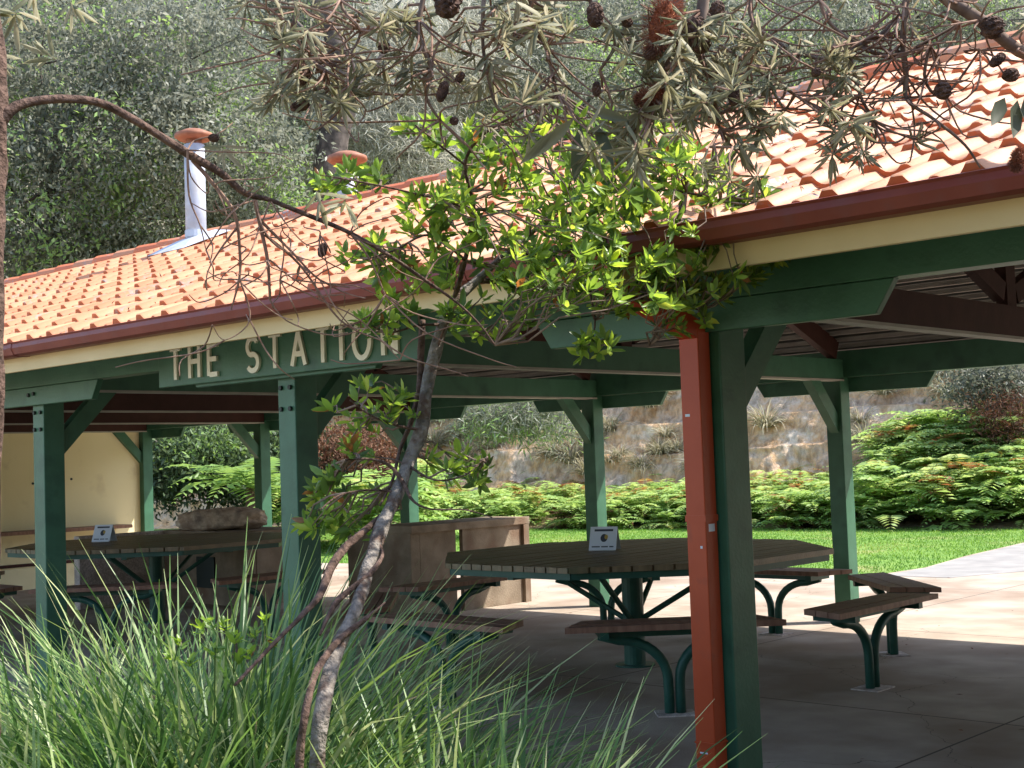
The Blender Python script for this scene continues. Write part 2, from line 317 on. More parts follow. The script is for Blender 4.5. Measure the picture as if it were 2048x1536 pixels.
tag(np_mesh('cliff', M['cliff'], V, Q, np.zeros(len(V))), kind='structure')
def hill_z(x, y):     # height of the slope above the cliff
    # distance behind the cliff line
    t = max(0, min(len(CL)-1.001, 0))
    best = min(((cl[0]-x)**2, k) for k, cl in enumerate(CL))[1]; k = min(best, len(CL)-2) if x < CL[best][0] else max(best-1, 0)
    a, b = CL[k], CL[k+1]; f = (x-a[0])/(b[0]-a[0]); yl = a[1]+(b[1]-a[1])*f
    d = y-yl-3.6; return 3.8+d*.64+1.2*noise.noise(Vector((x*.08, y*.08, 0))) if d > 0 else 3.6
V = []; nx, ny = 90, 60
for i in range(nx):
    for j in range(ny):
        x = -80+i*110/(nx-1); y0 = np.interp(x, [c[0] for c in CL[::-1]], [c[1] for c in CL[::-1]])+3.4; y = y0+(j/(ny-1))**1.4*70
        V.append((x, y, hill_z(x, y)+.25*noise.noise(Vector((x*.7, y*.7, 2)))))
Q = np.array([(i*ny+j, (i+1)*ny+j, (i+1)*ny+j+1, i*ny+j+1) for i in range(nx-1) for j in range(ny-1)])
tag(np_mesh('hillside', M['hill'], np.array(V), Q, np.zeros(len(V)), smooth=True), kind='structure')

V = []; n1, n2 = 60, 16
for i in range(n1):
    for j in range(n2):
        t = i/(n1-1); a = -1.9+t*2.9; rad = 17+j*1.6; x = 1+rad*math.cos(a); y = -2+rad*math.sin(a)*1.25
        V.append((x, y, -.2+min(1, j/9)**.8*9.5+.6*noise.noise(Vector((x*.2, y*.2, j*.3)))))
tag(np_mesh('bank', M['hill'], np.array(V), np.array([(i*n2+j, (i+1)*n2+j, (i+1)*n2+j+1, i*n2+j+1) for i in range(n1-1) for j in range(n2-1)]), np.zeros(len(V)), smooth=True), kind='structure')  # added unseen bank that blocks skylight from the right
tag(MB().prism([(-34, -22), (1.5, -22), (1.5, -6.4), (-34, -5.2)], 'z', -.2, -.03).build('bounce_sheet', M['bounce']), kind='structure')  # added unseen pale ground behind the camera, bounces light onto the front

# ------------------------------------------------------------------ shelter
sh = thing('picnic_shelter', 'open green timber picnic shelter with orange terracotta tile roof', 'shelter', (0, 0, 0))
HB, HBT = 2.0726, 2.30
YE, ZE = -.60, 2.245; YR, ZR = W/2, 3.655; SL = (ZR-ZE)/(YR-YE)
XL, XR = -17.2, 9.0
def roofz(y): return ZE+(y-YE)*SL if y <= YR else ZE+(2*YR-y-YE)*SL
cols = [3, 2, 1, 0, -1, -2, -3, -4, -5, -6]
def bolts(parent, lst, r=.013):
    for (x, y, z) in lst:
        MB().tube([(x, y+.004, z), (x, y-.014, z)], r, 8).build('bolt', M['bolt'], parent)
for k in cols:
    for yy, side in ((0, 1), (W, -1)):
        x1 = k*B; s2 = .178 if (k == 0 and side == 1) else .15
        y0, y1 = (yy, yy+s2)
        top = HBT if side == 1 else 2.30
        p = MB().box(x1-.15, x1, y0, y1, -.01, top-.24 if False else HB+.002).build('post', M['green'], sh, bevel=.006)
        if side == 1 and k in (-1, -2):
            bolts(p, [(x1-.115, -.0, z) for z in (1.90, 1.785)]+[(x1-.035, -.0, z) for z in (1.90, 1.785)])
        ya, yb = (y1, y1+.38) if side == 1 else (y0, y0-.38)
        sg = 1 if side == 1 else -1
        MB().prism([(ya, 1.60), (ya, 1.76), (ya+sg*.27, 2.05), (ya+sg*.43, 2.05)], 'x', x1-.115, x1-.035).build('knee_brace', M['green'], sh)
        # corbel plates under the beams
        cb_ = MB().prism([(x1-.075-.86, HB-.002), (x1-.075-.78, HB-.125), (x1-.075+.78, HB-.125), (x1-.075+.86, HB-.002)], 'y',
                   yy-.045 if side == 1 else yy+.15, yy-.003 if side == 1 else yy+.195).build('corbel', M['green'], sh, bevel=.004)
        if side == 1: bolts(cb_, [(x1-.11, -.045, 2.02), (x1-.04, -.045, 2.025)])
MB().box(XL+.3, XR-.2, -.05, .06, HB, HBT).build('front_beam', M['green'], sh, bevel=.005)
MB().box(XL+.3, XR-.2, W+.07, W+.19, HB, HBT).build('rear_beam', M['green'], sh, bevel=.005)
for k in cols[:-1]:
    x = k*B-.085
    # tie beam and truss
    MB().box(x, x+.085, .065, W+.065, 2.056, 2.225).build('tie_beam', M['maroon'] if k >= 0 or k <= -3 else M['green'], sh)
    MB().box(x-.004, x+.089, .066, W+.064, 2.040, 2.0555).build('tie_lit_edge', M['strip'], sh)  # added pale strip standing in for floor light on the tie underside
    t = MB()
    for y in (YR,): t.box(x+.01, x+.075, y-.06, y+.06, 2.226, ZR-.27)
    for sgn in (-1, 1):
        t.beam((x+.042, YR+sgn*.08, 2.30), (x+.042, YR+sgn*1.45, roofz(YR+sgn*1.45)-.24), .06, .11)
        t.beam((x+.042, YR+sgn*(W/2-.0), 2.30), (x+.042, YR+sgn*1.0, roofz(YR+sgn*1.0)-.20), .07, .16)
    t.build('truss', M['maroon'], sh)
# underlay + battens
for sgn in (-1, 1):
    ye = YR+sgn*(YR-YE)
    MB().add([(XL, ye, roofz(ye)-.055), (XR, ye, roofz(ye)-.055), (XR, YR, ZR-.055), (XL, YR, ZR-.055), (XL, ye, roofz(ye)-.045), (XR, ye, roofz(ye)-.045), (XR, YR, ZR-.045), (XL, YR, ZR-.045)],
             [(0, 1, 2, 3), (4, 7, 6, 5), (0, 4, 5, 1)]).build('roof_underlay', M['sark'], sh)
    b = MB()
    for i in range(1, 30):
        y = YR+sgn*(YR-YE)*(i/30.); b.box(XL, XR, y-.022, y+.022, roofz(y)-.105, roofz(y)-.072)
    b.build('battens', M['batten'], sh)
# tiles
def tiles(sgn):
    TW, nc = .240, 12; Ls = math.hypot(YR-YE, ZR-ZE); cl = Ls/nc
    dy, dz = (YR-YE)/Ls, (ZR-ZE)/Ls           # up-slope unit
    ny_, nz_ = -dz, dy
    seg = 18; V = []; Q = []; T = []
    nt_ = int((XR-XL)/TW)
    us = np.linspace(0, 1, seg+1)
    prof = .040*np.clip(1.5*np.exp(-((us-.30)/.135)**2), 0, 1)+.019*np.clip(1.3*np.exp(-((us-.78)/.085)**2), 0, 1)
    for c in range(nc):
        for i in range(nt_):
            x0 = XL+i*TW; tone = random.random(); dh = random.uniform(-.0025, .0035); ds = random.uniform(-.004, .004)
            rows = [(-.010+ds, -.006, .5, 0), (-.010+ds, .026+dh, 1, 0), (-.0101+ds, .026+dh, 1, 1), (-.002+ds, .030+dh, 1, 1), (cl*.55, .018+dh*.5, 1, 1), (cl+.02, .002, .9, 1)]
            b0 = len(V)
            for (s, h, a, k_) in rows:
                for j, u in enumerate(us):
                    hh = h+prof[j]*a; ss = s+c*cl
                    if s < .01: ss -= .010*math.sin(math.pi*min(1, u/.6))
                    y = YE+dy*ss+ny_*hh; z = ZE+dz*ss+nz_*hh
                    if sgn > 0: y = 2*YR-y
                    V.append((x0+u*TW*.992, y, z)); T.append(tone*.4+.6*k_)  # top rows toned pale as if sunlit, riser rows dark as if shaded
            for r in (0, 2, 3, 4):
                for j in range(seg):
                    a = b0+r*(seg+1)+j; q = (a, a+1, a+seg+2, a+seg+1); Q.append(q if sgn < 0 else q[::-1])
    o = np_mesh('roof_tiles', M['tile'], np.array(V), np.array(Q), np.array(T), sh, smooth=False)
    return o
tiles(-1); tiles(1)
# ridge capping
rc = MB(); n = int((XR-XL)/.40)
for i in range(n):
    x = XL+i*.40; tn = random.random()
    ring = [(math.cos(a)*.125, math.sin(a)*.085) for a in np.linspace(-.25, math.pi+.25, 10)]
    for (xa, xb, g) in ((x-.02, x+.42, 1.0),):
        va = [(xa, YR+c*1.08, ZR+.012+s*1.08) for c, s in ring]; vb = [(xb, YR+c*.95, ZR+.005+s*.95) for c, s in ring]; m_ = len(ring)
        rc.add(va+vb, [(j, j+1, m_+j+1, m_+j) for j in range(m_-1)]+[tuple(range(m_))], tn)
rc.build('ridge_cap', M['tile'], sh, smooth=False)
for sgn in (-1, 1):
    ye = YR+sgn*(YR-YE)
    f = lambda d: ye-sgn*d
    a, b = sorted((f(.05), f(.075)))
    MB().box(XL, XR, a, b, 2.108, 2.235).build('fascia', M['cream'], sh, bevel=.003)
    g = [(f(.05)+sgn*.003, 2.190), (f(-.03), 2.186), (f(-.060), 2.196), (f(-.075), 2.232), (f(-.070), 2.256), (f(-.077), 2.266), (f(-.064), 2.270), (f(-.056), 2.256), (f(-.061), 2.234), (f(-.048), 2.206), (f(-.02), 2.199), (f(.05)+sgn*.003, 2.204)]
    gu = MB().prism(g, 'x', XL-.02, XR+.02).build('gutter', M['gutter'], sh)
    for x in (-9.2, -4.6, -.8):
        MB().prism([(p[0]+sgn*.003, p[1]+(-.003 if p[1] < 2.22 else .002)) for p in g[:6]+[(f(.05)+sgn*.003, 2.262)]], 'x', x, x+.05).build('gutter_joint', M['gutter'], gu)
# downpipe with elbow to the gutter
dp = MB(); dp.box(-.128, -.036, -.098, -.018, -.02, 1.98).build('downpipe', M['red'], sh, bevel=.004)
dpo = [o for o in sh.children if o.name.startswith('downpipe')][0]
MB().beam((-.082, -.058, 1.95), (-.082, -.60, 2.13), .088, .078).build('elbow', M['red'], dpo, bevel=.004)
MB().box(-.126, -.038, -.645, -.565, 2.10, 2.20).build('outlet', M['red'], dpo)
MB().box(-.131, -.033, -.101, -.015, 1.20, 1.225).build('pipe_strap', M['red'], dpo)
MB().box(-.131, -.033, -.101, -.015, .335, .342).build('pipe_joint', M['red'], dpo)
for (x, z, w2, h2) in ((-.10, 1.62, .011, .005), (-.06, 1.10, .005, .005), (-.09, .30, .018, .003)):
    MB().box(x-w2, x+w2, -.0992, -.0978, z-h2, z+h2).build('paint_fleck', M['card'], dpo)
MB().box(-.0365, -.0350, -.078, -.038, 1.16, 1.19).build('pipe_tag', M['card'], dpo)
# flues
for (u, v, vt) in ((393, 497, 268), (697, 412, 314)):
    r = ray(u, v); t = ((ZE-YE*SL)+CY*SL-CZ)/(r[2]-r[1]*SL); p = C0+r*t; x, y = float(p[0]), float(p[1]); z0 = roofz(y); rt = ray(u-4, vt); ztop = float(CZ+rt[2]*(y-CY)/rt[1])
    fl = MB().tube([(x, y, z0-.1), (x, y, ztop-.1)], .093, 20).build('flue', M['steel'], sh, smooth=True)
    MB().tube([(x, y, z0+.10), (x, y, z0+.16)], .100, 20).build('flue_collar', M['steel'], fl, smooth=False)
    if u < 500: MB().add([(x-.30, y-.34, roofz(y-.34)+.072), (x+.30, y-.34, roofz(y-.34)+.072), (x+.26, y+.2, roofz(y+.2)+.072), (x-.26, y+.2, roofz(y+.2)+.072),
              (x-.12, y-.13, roofz(y-.13)+.12), (x+.12, y-.13, roofz(y-.13)+.12), (x+.12, y+.12, roofz(y+.12)+.12), (x-.12, y+.12, roofz(y+.12)+.12)],
             [(0, 1, 5, 4), (1, 2, 6, 5), (2, 3, 7, 6), (3, 0, 4, 7), (4, 5, 6, 7)]).build('flashing', M['steel'], fl)
    MB().tube([(x, y, ztop-.14), (x, y, ztop-.03), (x, y, ztop)], [.07, .07, .07], 16).build('flue_neck', M['cowl'], fl)
    MB().tube([(x, y, ztop-.055), (x, y, ztop-.03), (x, y, ztop+.0), (x, y, ztop+.035), (x, y, ztop+.045)], [.14, .175, .17, .09, .02], 20).build('cowl', M['cowl'], fl, smooth=True)
# store-room wall at the far end
wx = -5*B-.10
wl = MB().box(wx-.15, wx, -.3, W+.10, -.02, 2.9).build('end_wall', M['wallc'], sh)
MB().box(wx, wx+.02, .2, W-.6, .30, .34).build('wall_rail', M['maroon'], wl)
bolts_ = MB()
for (yy, zz) in ((4.75, 1.42), (4.7, 1.95), (4.2, 1.38)): MB().tube([(wx-.002, yy, zz), (wx+.01, yy, zz)], .016, 8).build('wall_fixing', M['bolt'], wl)
MB().box(wx, wx+.36, -.2, 5.45, .73, .775).build('wall_counter', M['bench'], wl, bevel=.004)
MB().box(wx-2.5, wx-.16, -.3, -.15, -.02, 2.2).build('side_wall', M['wallc'], sh)

# ------------------------------------------------------------------ station sign
sg = thing('station_sign', 'long green name board lettered THE STATION in cream under the eave', 'sign', (-2.79, -.055, 1.965))
bd = MB().box(-1.12, 1.13, -.028, -.001, 0, .335).build('board', M['green'], sg, bevel=.004)
def stroke(mb, pts, w_, dep=.016, closed=False):
    n = len(pts); L_ = []; R_ = []
    for i in range(n):
        if closed: a = pts[(i-1) % n]; b = pts[(i+1) % n]
        else: a = pts[max(i-1, 0)]; b = pts[min(i+1, n-1)]
        dx, dz = b[0]-a[0], b[1]-a[1]; l = math.hypot(dx, dz); nx_, nz_ = -dz/l*w_/2, dx/l*w_/2
        L_.append((pts[i][0]+nx_, pts[i][1]+nz_)); R_.append((pts[i][0]-nx_, pts[i][1]-nz_))
    vs = []
    for l, r in zip(L_, R_): vs += [(l[0], 0, l[1]), (l[0], -dep, l[1]), (r[0], -dep, r[1]), (r[0], 0, r[1])]
    m = n if closed else n-1; fs = []
    for i in range(m):
        j = (i+1) % n
        for k in range(4): fs.append((i*4+k, i*4+(k+1) % 4, j*4+(k+1) % 4, j*4+k))
    if not closed: fs += [(0, 1, 2, 3), ((n-1)*4+3, (n-1)*4+2, (n-1)*4+1, (n-1)*4)]
    mb.add(vs, fs)
def arc(cx, cz, rx, rz, a0, a1, n=14): return [(cx+rx*math.cos(math.radians(a)), cz+rz*math.sin(math.radians(a))) for a in np.linspace(a0, a1, n)]
GL = {'T': [[(0, 1), (.62, 1)], [(.31, .93), (.31, 0)]], 'H': [[(0, 0), (0, 1)], [(.55, 0), (.55, 1)], [(.06, .52), (.49, .52)]],
      'E': [[(0, 0), (0, 1)], [(.06, .965), (.5, .965)], [(.06, .52), (.46, .52)], [(.06, .035), (.5, .035)]],
      'S': [arc(.30, .73, .27, .26, 30, 270, 16)[:-1]+arc(.30, .25, .28, .25, 90, -150, 16)],
      'A': [[(0, 0), (.33, 1)], [(.33, 1), (.66, 0)], [(.15, .34), (.51, .34)]], 'I': [[(0, 0), (0, 1)]],
      'O': [('c', arc(.38, .5, .36, .5, 0, 360, 29)[:-1])], 'N': [[(0, 0), (0, 1)], [(0, .98), (.56, .02)], [(.56, 0), (.56, 1)]]}
xs = {0: ('T', -1.035), 1: ('H', -.80), 2: ('E', -.555), 3: ('S', -.185), 4: ('T', .045), 5: ('A', .245), 6: ('T', .455), 7: ('I', .705), 8: ('O', .785), 9: ('N', 1.02-.08)}
hL = .180
widths = {'T': .62, 'H': .55, 'E': .5, 'S': .6, 'A': .66, 'I': .0, 'O': .76, 'N': .56}
seq = 'THE STATION'; x = -.975
gaps = {}
for i, ch in enumerate(seq):
    if ch == ' ': x += .185; continue
    lt = MB()
    for st in GL[ch]:
        cl = st[0] == 'c'; pts = st[1] if cl else st
        stroke(lt, [(px*hL*.94, pz*hL) for px, pz in pts], .028, .014+.001*random.random(), cl)
    lo = lt.build('letter', M['letter'], bd); lo.location = (x, -.0285, .036)
    x += widths[ch]*hL*.94+.094
# ------------------------------------------------------------------ octagonal table
def make_table(label, c, group):
    t = thing('picnic_table', label, 'table', (c[0], c[1], 0), 0, group)
    A = 1.30; H = .80
    def lim(x): return A if abs(x) < A*.4142 else A-(abs(x)-A*.4142)
    s = MB(); wd = .092; x = -A
    while x < A-.01:
        x2 = min(x+wd-.010, A); l1, l2 = lim(x), lim(x2); tn = random.random()
        j = random.uniform(-.004, .004)
        s.prism([(x, -l1+j), (x2, -l2+j), (x2, l2+j), (x, l1+j)], 'z', H-.035, H+random.uniform(-.0015, .0015), tn); x += wd
    s.build('tabletop', M['timber'], t)
    fr = MB(); oc = [(A*.97/math.cos(math.pi/8)*math.cos(math.radians(22.5+45*k)), A*.97/math.cos(math.pi/8)*math.sin(math.radians(22.5+45*k))) for k in range(8)]
    for k in range(8): fr.beam((*oc[k], H-.058), (*oc[(k+1) % 8], H-.058), .02, .04)
    for a in (0, 45, 90, 135):
        c_, s_ = math.cos(math.radians(a+.01)), math.sin(math.radians(a)); r = A*.96 if a % 90 == 0 else A*.96
        fr.beam((-c_*r, -s_*r, H-.062-a*.0001), (c_*r, s_*r, H-.062-a*.0001), .05, .05)
    fr.build('steel_frame', M['dgreen'], t)
    MB().tube([(0, 0, 0), (0, 0, .012), (0, 0, .0125), (0, 0, H-.09)], [.14, .14, .075, .075], 20).build('pedestal', M['dgreen'], t, smooth=False)
    for a in (20, 110, 200, 290):
        c_, s_ = math.cos(math.radians(a)), math.sin(math.radians(a))
        MB().tube([(c_*.07, s_*.07, .33), (c_*.72, s_*.72, H-.085)], .02, 8).build('brace', M['dgreen'], t)
    return t
TC = (-2.90, 3.06)
t1 = make_table('large octagonal slatted picnic table on a green pedestal behind the red downpipe', TC, 'octagonal picnic tables')
T2 = (-8.65, 2.85)
t2 = dup(t1, (T2[0], T2[1], 0), 0, 'octagonal slatted picnic table in front of the cream end wall', 'octagonal picnic tables')
def make_bench(label, loc, rz, group):
    t = thing('bench', label, 'bench', loc, rz, group)      # local x = outwards, local y = along the seat
    s = MB(); H = .525
    for k in range(3):
        x0 = -.155+k*.105; 
        e = lambda x: .56+(x)*.4
        s.prism([(x0, -e(x0)), (x0+.098, -e(x0+.098)), (x0+.098, e(x0+.098)), (x0, e(x0))], 'z', H-.034, H+random.uniform(-.001, .001), random.random())
    s.build('seat', M['bench'], t)
    f = MB()
    for y in (-.40, .40): f.box(-.14, .14, y-.025, y+.025, H-.075, H-.036)
    f.box(-.025, .025, -.42, .42, H-.080, H-.050)
    f.build('seat_frame', M['dgreen'], t)
    for sg_ in (-1, 1):
        pts = [(0, sg_*.032, -.0), (0, sg_*.032, .12), (0, sg_*.034, .20)]
        for a in np.linspace(0, 90, 9)[1:]:
            a = math.radians(a); pts.append((0, sg_*(.034+.27*(1-math.cos(a))), .20+.225*math.sin(a)))
        pts.append((0, sg_*.42, H-.068))
        MB().tube(pts, .029, 10).build('leg', M['dgreen'], t, smooth=True)
    MB().box(-.09, .09, -.11, .11, 0, .008).build('base_plate', M['agg'], t)
    return t
dirs = [(-45, 'slatted bench on curved green legs, nearest to the red downpipe'), (0, 'slatted bench on curved green legs, right of the big table, nearest the open floor'), (45, 'slatted bench with raised end, farthest right beyond the rear post'),
        (90, 'slatted bench at the lawn side of the big table, left of the rear post'), (135, 'slatted bench at the back left of the big table, below the table card'), (180, 'slatted bench left of the big table, in front of the concrete barbecue'),
        (-135, 'slatted bench hidden low behind the slender tree trunk, front left of big table'), (-90, 'reddish slatted bench in front of the big table, right of the tree trunk')]
b0 = None
for a, lab in dirs:
    ra = math.radians(a); loc = (TC[0]+1.83*math.cos(ra), TC[1]+1.83*math.sin(ra), 0)
    if b0 is None: b0 = make_bench(lab, loc, ra, 'benches around the big picnic table')
    else: dup(b0, loc, ra, lab, 'benches around the big picnic table')
for a in (-135, -90, -45, 0):
    ra = math.radians(a); dup(b0, (T2[0]+1.80*math.cos(ra), T2[1]+1.80*math.sin(ra), 0), ra, 'slatted bench around the far table by the cream wall', 'benches around the far picnic table')
# tent cards
def make_card(label, loc, rz):
    t = thing('table_card', label, 'sign', loc, rz, 'folded cards on the tables')
    Wd, Hh, D_ = .20, .165, .075
    for sg_ in (-1, 1):
        p = MB().add([(-Wd/2, sg_*D_, 0), (Wd/2, sg_*D_, 0), (Wd/2, 0, Hh), (-Wd/2, 0, Hh), (-Wd/2, sg_*(D_-.004), 0), (Wd/2, sg_*(D_-.004), 0), (Wd/2, 0, Hh-.008), (-Wd/2, 0, Hh-.008)],
                     [(0, 1, 2, 3), (7, 6, 5, 4), (0, 4, 5, 1), (1, 5, 6, 2), (0, 3, 7, 4)]).build('card_panel', M['card'], t)
        if sg_ < 0:
            def on(x, s, e=.0012): # point on the front panel
                return (x, -D_*(1-s)-e, Hh*s+e*.4)
            for (xa, xb, s0, s1) in ((-.068, .07, .80, .89), (-.08, -.02, .13, .18), (-.01, .04, .13, .18), (.05, .08, .13, .18)):
                MB().add([on(xa, s0), on(xb, s0), on(xb, s1), on(xa, s1)], [(0, 1, 2, 3)]).build('print_line', M['ink'], p)
            em = [on(.006+.026*math.cos(a), .52+.17*math.sin(a)) for a in np.linspace(0, 2*math.pi, 14)[:-1]]
            MB().add([em[i] for i in range(13)], [tuple(range(13))]).build('emblem', M['ink'], p)
            em = [on(.022+.013*math.cos(a), .56+.10*math.sin(a), .002) for a in np.linspace(0, 2*math.pi, 10)[:-1]]
            MB().add(em, [tuple(range(9))]).build('emblem_spot', M['gold'], p)
    return t
p = floor(1210, 1100, .80); cd = make_card('small white folded card with dark emblem on the big table', (p[0], p[1], .802), .42)
p = floor(209, 1083, .80); dup(cd, (p[0], p[1], .802), .48, 'small pale folded card on the far table by the cream wall', 'folded cards on the tables')

# ------------------------------------------------------------------ barbecues
q = thing('barbecue_counter', 'low brown concrete barbecue counter with open gap behind the tree trunk', 'barbecue', (-6.5, 4.3, 0))
MB().box(-.55, .03, -.05, 1.62, .80, .875).build('top_slab', M['bbq'], q, bevel=.006)
MB().box(-.05, 0, .66, 1.58, 0, .80).build('end_panel', M['bbq'], q, bevel=.004)
MB().box(-.95, -.02, -.02, .10, 0, .80).build('front_panel', M['bbq'], q, bevel=.004)
MB().box(-.07, -.02, .102, .585, .0, .80).build('side_panel', M['bbq'], q, bevel=.004)
MB().box(.001, .035, 1.52, 1.60, 0, .80).build('edge_strip', M['bbq'], q)
q = thing('stone_barbecue', 'barbecue with speckled concrete side and dark hearth near the cream wall', 'barbecue', (-9.87, 3.82, 0))
MB().box(-.78, -.66, -.75, .62, 0, .80).build('side_slab', M['agg'], q, bevel=.008)
MB().box(-.655, .95, .30, .42, 0, .80).build('hearth_front', M['bbq'], q, bevel=.005)
MB().box(-.655, .95, .42, 1.15, .72, .80).build('top_slab', M['bbq'], q)
MB().box(.83, .95, .425, 1.15, 0, .715).build('side_panel', M['bbq'], q)
MB().box(.02, .36, .285, .31, .18, .52).build('fire_door', M['bolt'], q)
def boulder(name, label, c, r, seed, mt=None, grp=None, rz=0):
    V = []; n1, n2 = 40, 24
    for i in range(n2+1):
        for j in range(n1):
            th = math.pi*i/n2; ph = 2*math.pi*j/n1; d = Vector((math.sin(th)*math.cos(ph), math.sin(th)*math.sin(ph), math.cos(th)))
            e = Vector([math.copysign(abs(a)**.72, a) for a in d]); k = 1+.22*noise.noise(e*1.6+Vector((seed, 0, 0)))+.08*noise.noise(e*5+Vector((seed, 2, 0)))+.06*noise.noise(e*9+Vector((0, seed, 0)))+.03*noise.noise(e*20)
            V.append((e.x*r[0]*k, e.y*r[1]*k, e.z*r[2]*k))
    V = np.array(V); zmin = V[:, 2].min(); V[:, 2] -= zmin*.85; V[:, 2] = np.maximum(V[:, 2], 0)
    Q = np.array([(i*n1+j, (i+1)*n1+j, (i+1)*n1+(j+1) % n1, i*n1+(j+1) % n1) for i in range(n2) for j in range(n1)])
    o = np_mesh(name, mt or M['rock'], V, Q, np.zeros(len(V)), smooth=True); o.location = tuple(map(float, c)); o.rotation_euler = (0, 0, rz)
    return tag(o, label, 'rock', grp)
boulder('boulder', 'long flat sandstone boulder lying on top of the stone barbecue', (-9.75, 4.36, .80), (.52, .24, .12), 3, rz=.75)
p = floor(553, 1180); MB_ = MB().box(-.25, .25, -.1, .1, 0, .62).build('concrete_block', M['white'], bevel=.015); MB_.location = (p[0]-.1, p[1]+.35, 0); MB_.rotation_euler = (0, 0, .7)
tag(MB_, 'small sunlit white concrete block left of the middle green post', 'block')

# ------------------------------------------------------------------ ferns
def frond_arrays(n_fr, Lr, up, dead=0.0):
    Ps, Ds, Ns, Ls, Ws, Ts = [], [], [], [], [], []
    for k in range(n_fr):
        a = random.uniform(0, 2*math.pi); L = random.uniform(*Lr); h0 = random.uniform(0, up); e0 = random.uniform(.1, .9)
        p = Vector((random.uniform(-.25, .25), random.uniform(-.25, .25), h0)); hd = Vector((math.cos(a), math.sin(a), 0)); tone = random.random()*.85 if random.random() > dead else random.uniform(.9, 1)
        n = 11; pos = p.copy(); el = e0
        for i in range(n):
            f = i/n; el = e0-f*1.15; d = hd*math.cos(el)+Vector((0, 0, math.sin(el))); pos = pos+d*(L/n)
            wd = L*.40*(1-f)**.8*(1 if f > .12 else .6)
            side = d.cross(Vector((0, 0, 1))).normalized()
            for s_ in (-1, 1):
                dd = (side*s_+d*.45+Vector((0, 0, -.12))).normalized(); Ps.append(pos); Ds.append(dd); Ns.append(Vector((0, 0, 1))+rv()*.3); Ls.append(wd); Ws.append(wd*.30+.012); Ts.append(min(1, max(0, tone+random.uniform(-.1, .1))))
    return [np.array(x) for x in (Ps, Ds, Ns, Ls, Ws, Ts)]
def rv(): return Vector((random.gauss(0, 1), random.gauss(0, 1), random.gauss(0, 1)))
protos = []
def fern_mesh(n, Lr, up, dead, m):
    A = frond_arrays(n, Lr, up, dead); V, Q, t = leaves(A[0], A[1], A[2], A[3], A[4], A[5]); o = np_mesh('fern', m, V, Q, t); return o
for i in range(4): protos.append(fern_mesh(34, (.45, .75), .55, .06, M['fern']))
used = set()
LF = 'leafy green fern in the thick fern bank at the foot of the cliff'; GF = 'ferns banked along the foot of the cliff'
spots = []
for i in range(215):
    u = random.uniform(820, 2120); rowf = random.random()
    v = 1057-rowf*25
    p = floor(u, v); s = random.uniform(.8, 1.1)
    z = rowf*.42; s *= .88
    if u > 1760 and u < 2080: z = rowf*1.25; s *= 1.3
    spots.append((p[0], p[1], z, s))
for u, v, z in [(1800, 1040, .9), (1850, 1036, 1.2), (1900, 1038, 1.25), (1960, 1038, 1.2), (1870, 1045, .7), (1930, 1042, .9), (2010, 1040, 1.1)]:
    p = floor(u, v); spots.append((p[0], p[1], z, 1.3))
for u in np.linspace(560, 860, 14):
    p = at(u, 950, random.uniform(23, 27)); spots.append((p[0], p[1], random.uniform(.2, .75), 1.15))
for k, (x, y, z, s) in enumerate(spots):
    pr = protos[k % 4]; o = pr if k < 4 else pr.copy()
    s *= 1.18
    if k >= 4: COL.objects.link(o)
    o.location = (float(x), float(y), z-.03); o.rotation_euler = (0, 0, random.uniform(0, 6.28)); o.scale = (s, s, s)
    tag(o, LF, 'fern', GF)
# earth bank under the ferns and dead fronds
bk = []
for i in range(60):
    u = 780+i*24; a = floor(u, 1058); b_ = floor(u, 1030)
    bk += [(a[0], a[1], -.05), ((a[0]+b_[0])/2, (a[1]+b_[1])/2, .30+.15*noise.noise(Vector((u*.02, 0, 0)))), (b_[0], b_[1]+1.2, .9)]
tag(MB().add(bk, [(i*3+j, i*3+3+j, i*3+4+j, i*3+1+j) for i in range(59) for j in (0, 1)]).build('fern_bank', M['soil'], smooth=True), kind='structure')
dprot = fern_mesh(26, (.35, .6), .35, 0, M['dfern'])
for k in range(9):
    u = random.choice([random.uniform(850, 2060), random.uniform(1100, 1380), random.uniform(1500, 1700), random.uniform(1780, 1900)]); p = floor(u, random.uniform(1046, 1056)); o = dprot if k == 0 else dprot.copy()
    if k: COL.objects.link(o)
    o.location = (float(p[0]), float(p[1]), -.02); o.rotation_euler = (0, 0, random.uniform(0, 6.28)); tag(o, 'dead brown fern at the base of the green fern bank', 'fern', 'dead ferns under the fern bank')
# tufts of dry grass hanging on the cliff
def tuft_arrays(n, L, wd, spread, droop, seg=4, t0=0, t1=1, e0=.55):
    V = []; Q = []; T = []
    for k in range(n):
        a = random.uniform(0, 6.283); r = random.uniform(0, spread); pos = Vector((math.cos(a)*r*.5, math.sin(a)*r*.5, 0)); el = random.uniform(e0, 1.5); l = random.uniform(L*.6, L)
        a += random.gauss(0, .4); hd = Vector((math.cos(a), math.sin(a), 0)); side = Vector((-math.sin(a), math.cos(a), 0)); tw = random.gauss(0, .5); side = (side+Vector((0, 0, tw))).normalized(); b0 = len(V); tone = random.uniform(t0, t1); dr = random.uniform(.3, 1)*droop
        for i in range(seg+1):
            f = i/seg; w_ = wd*(1-f**2.2)*.5+.0006; V += [pos-side*w_, pos+side*w_]; T += [tone, tone]
            el -= dr/seg*(.5+f); pos = pos+(hd*math.cos(el)+Vector((0, 0, math.sin(el))))*(l/seg)
        for i in range(seg): Q.append((b0+2*i, b0+2*i+1, b0+2*i+3, b0+2*i+2))
    return np.array(V), np.array(Q), np.array(T)
tp = [np_mesh('grass_tuft', M['drygrass'], *tuft_arrays(170, .8, .022, .25, 2.4)) for _ in range(3)]
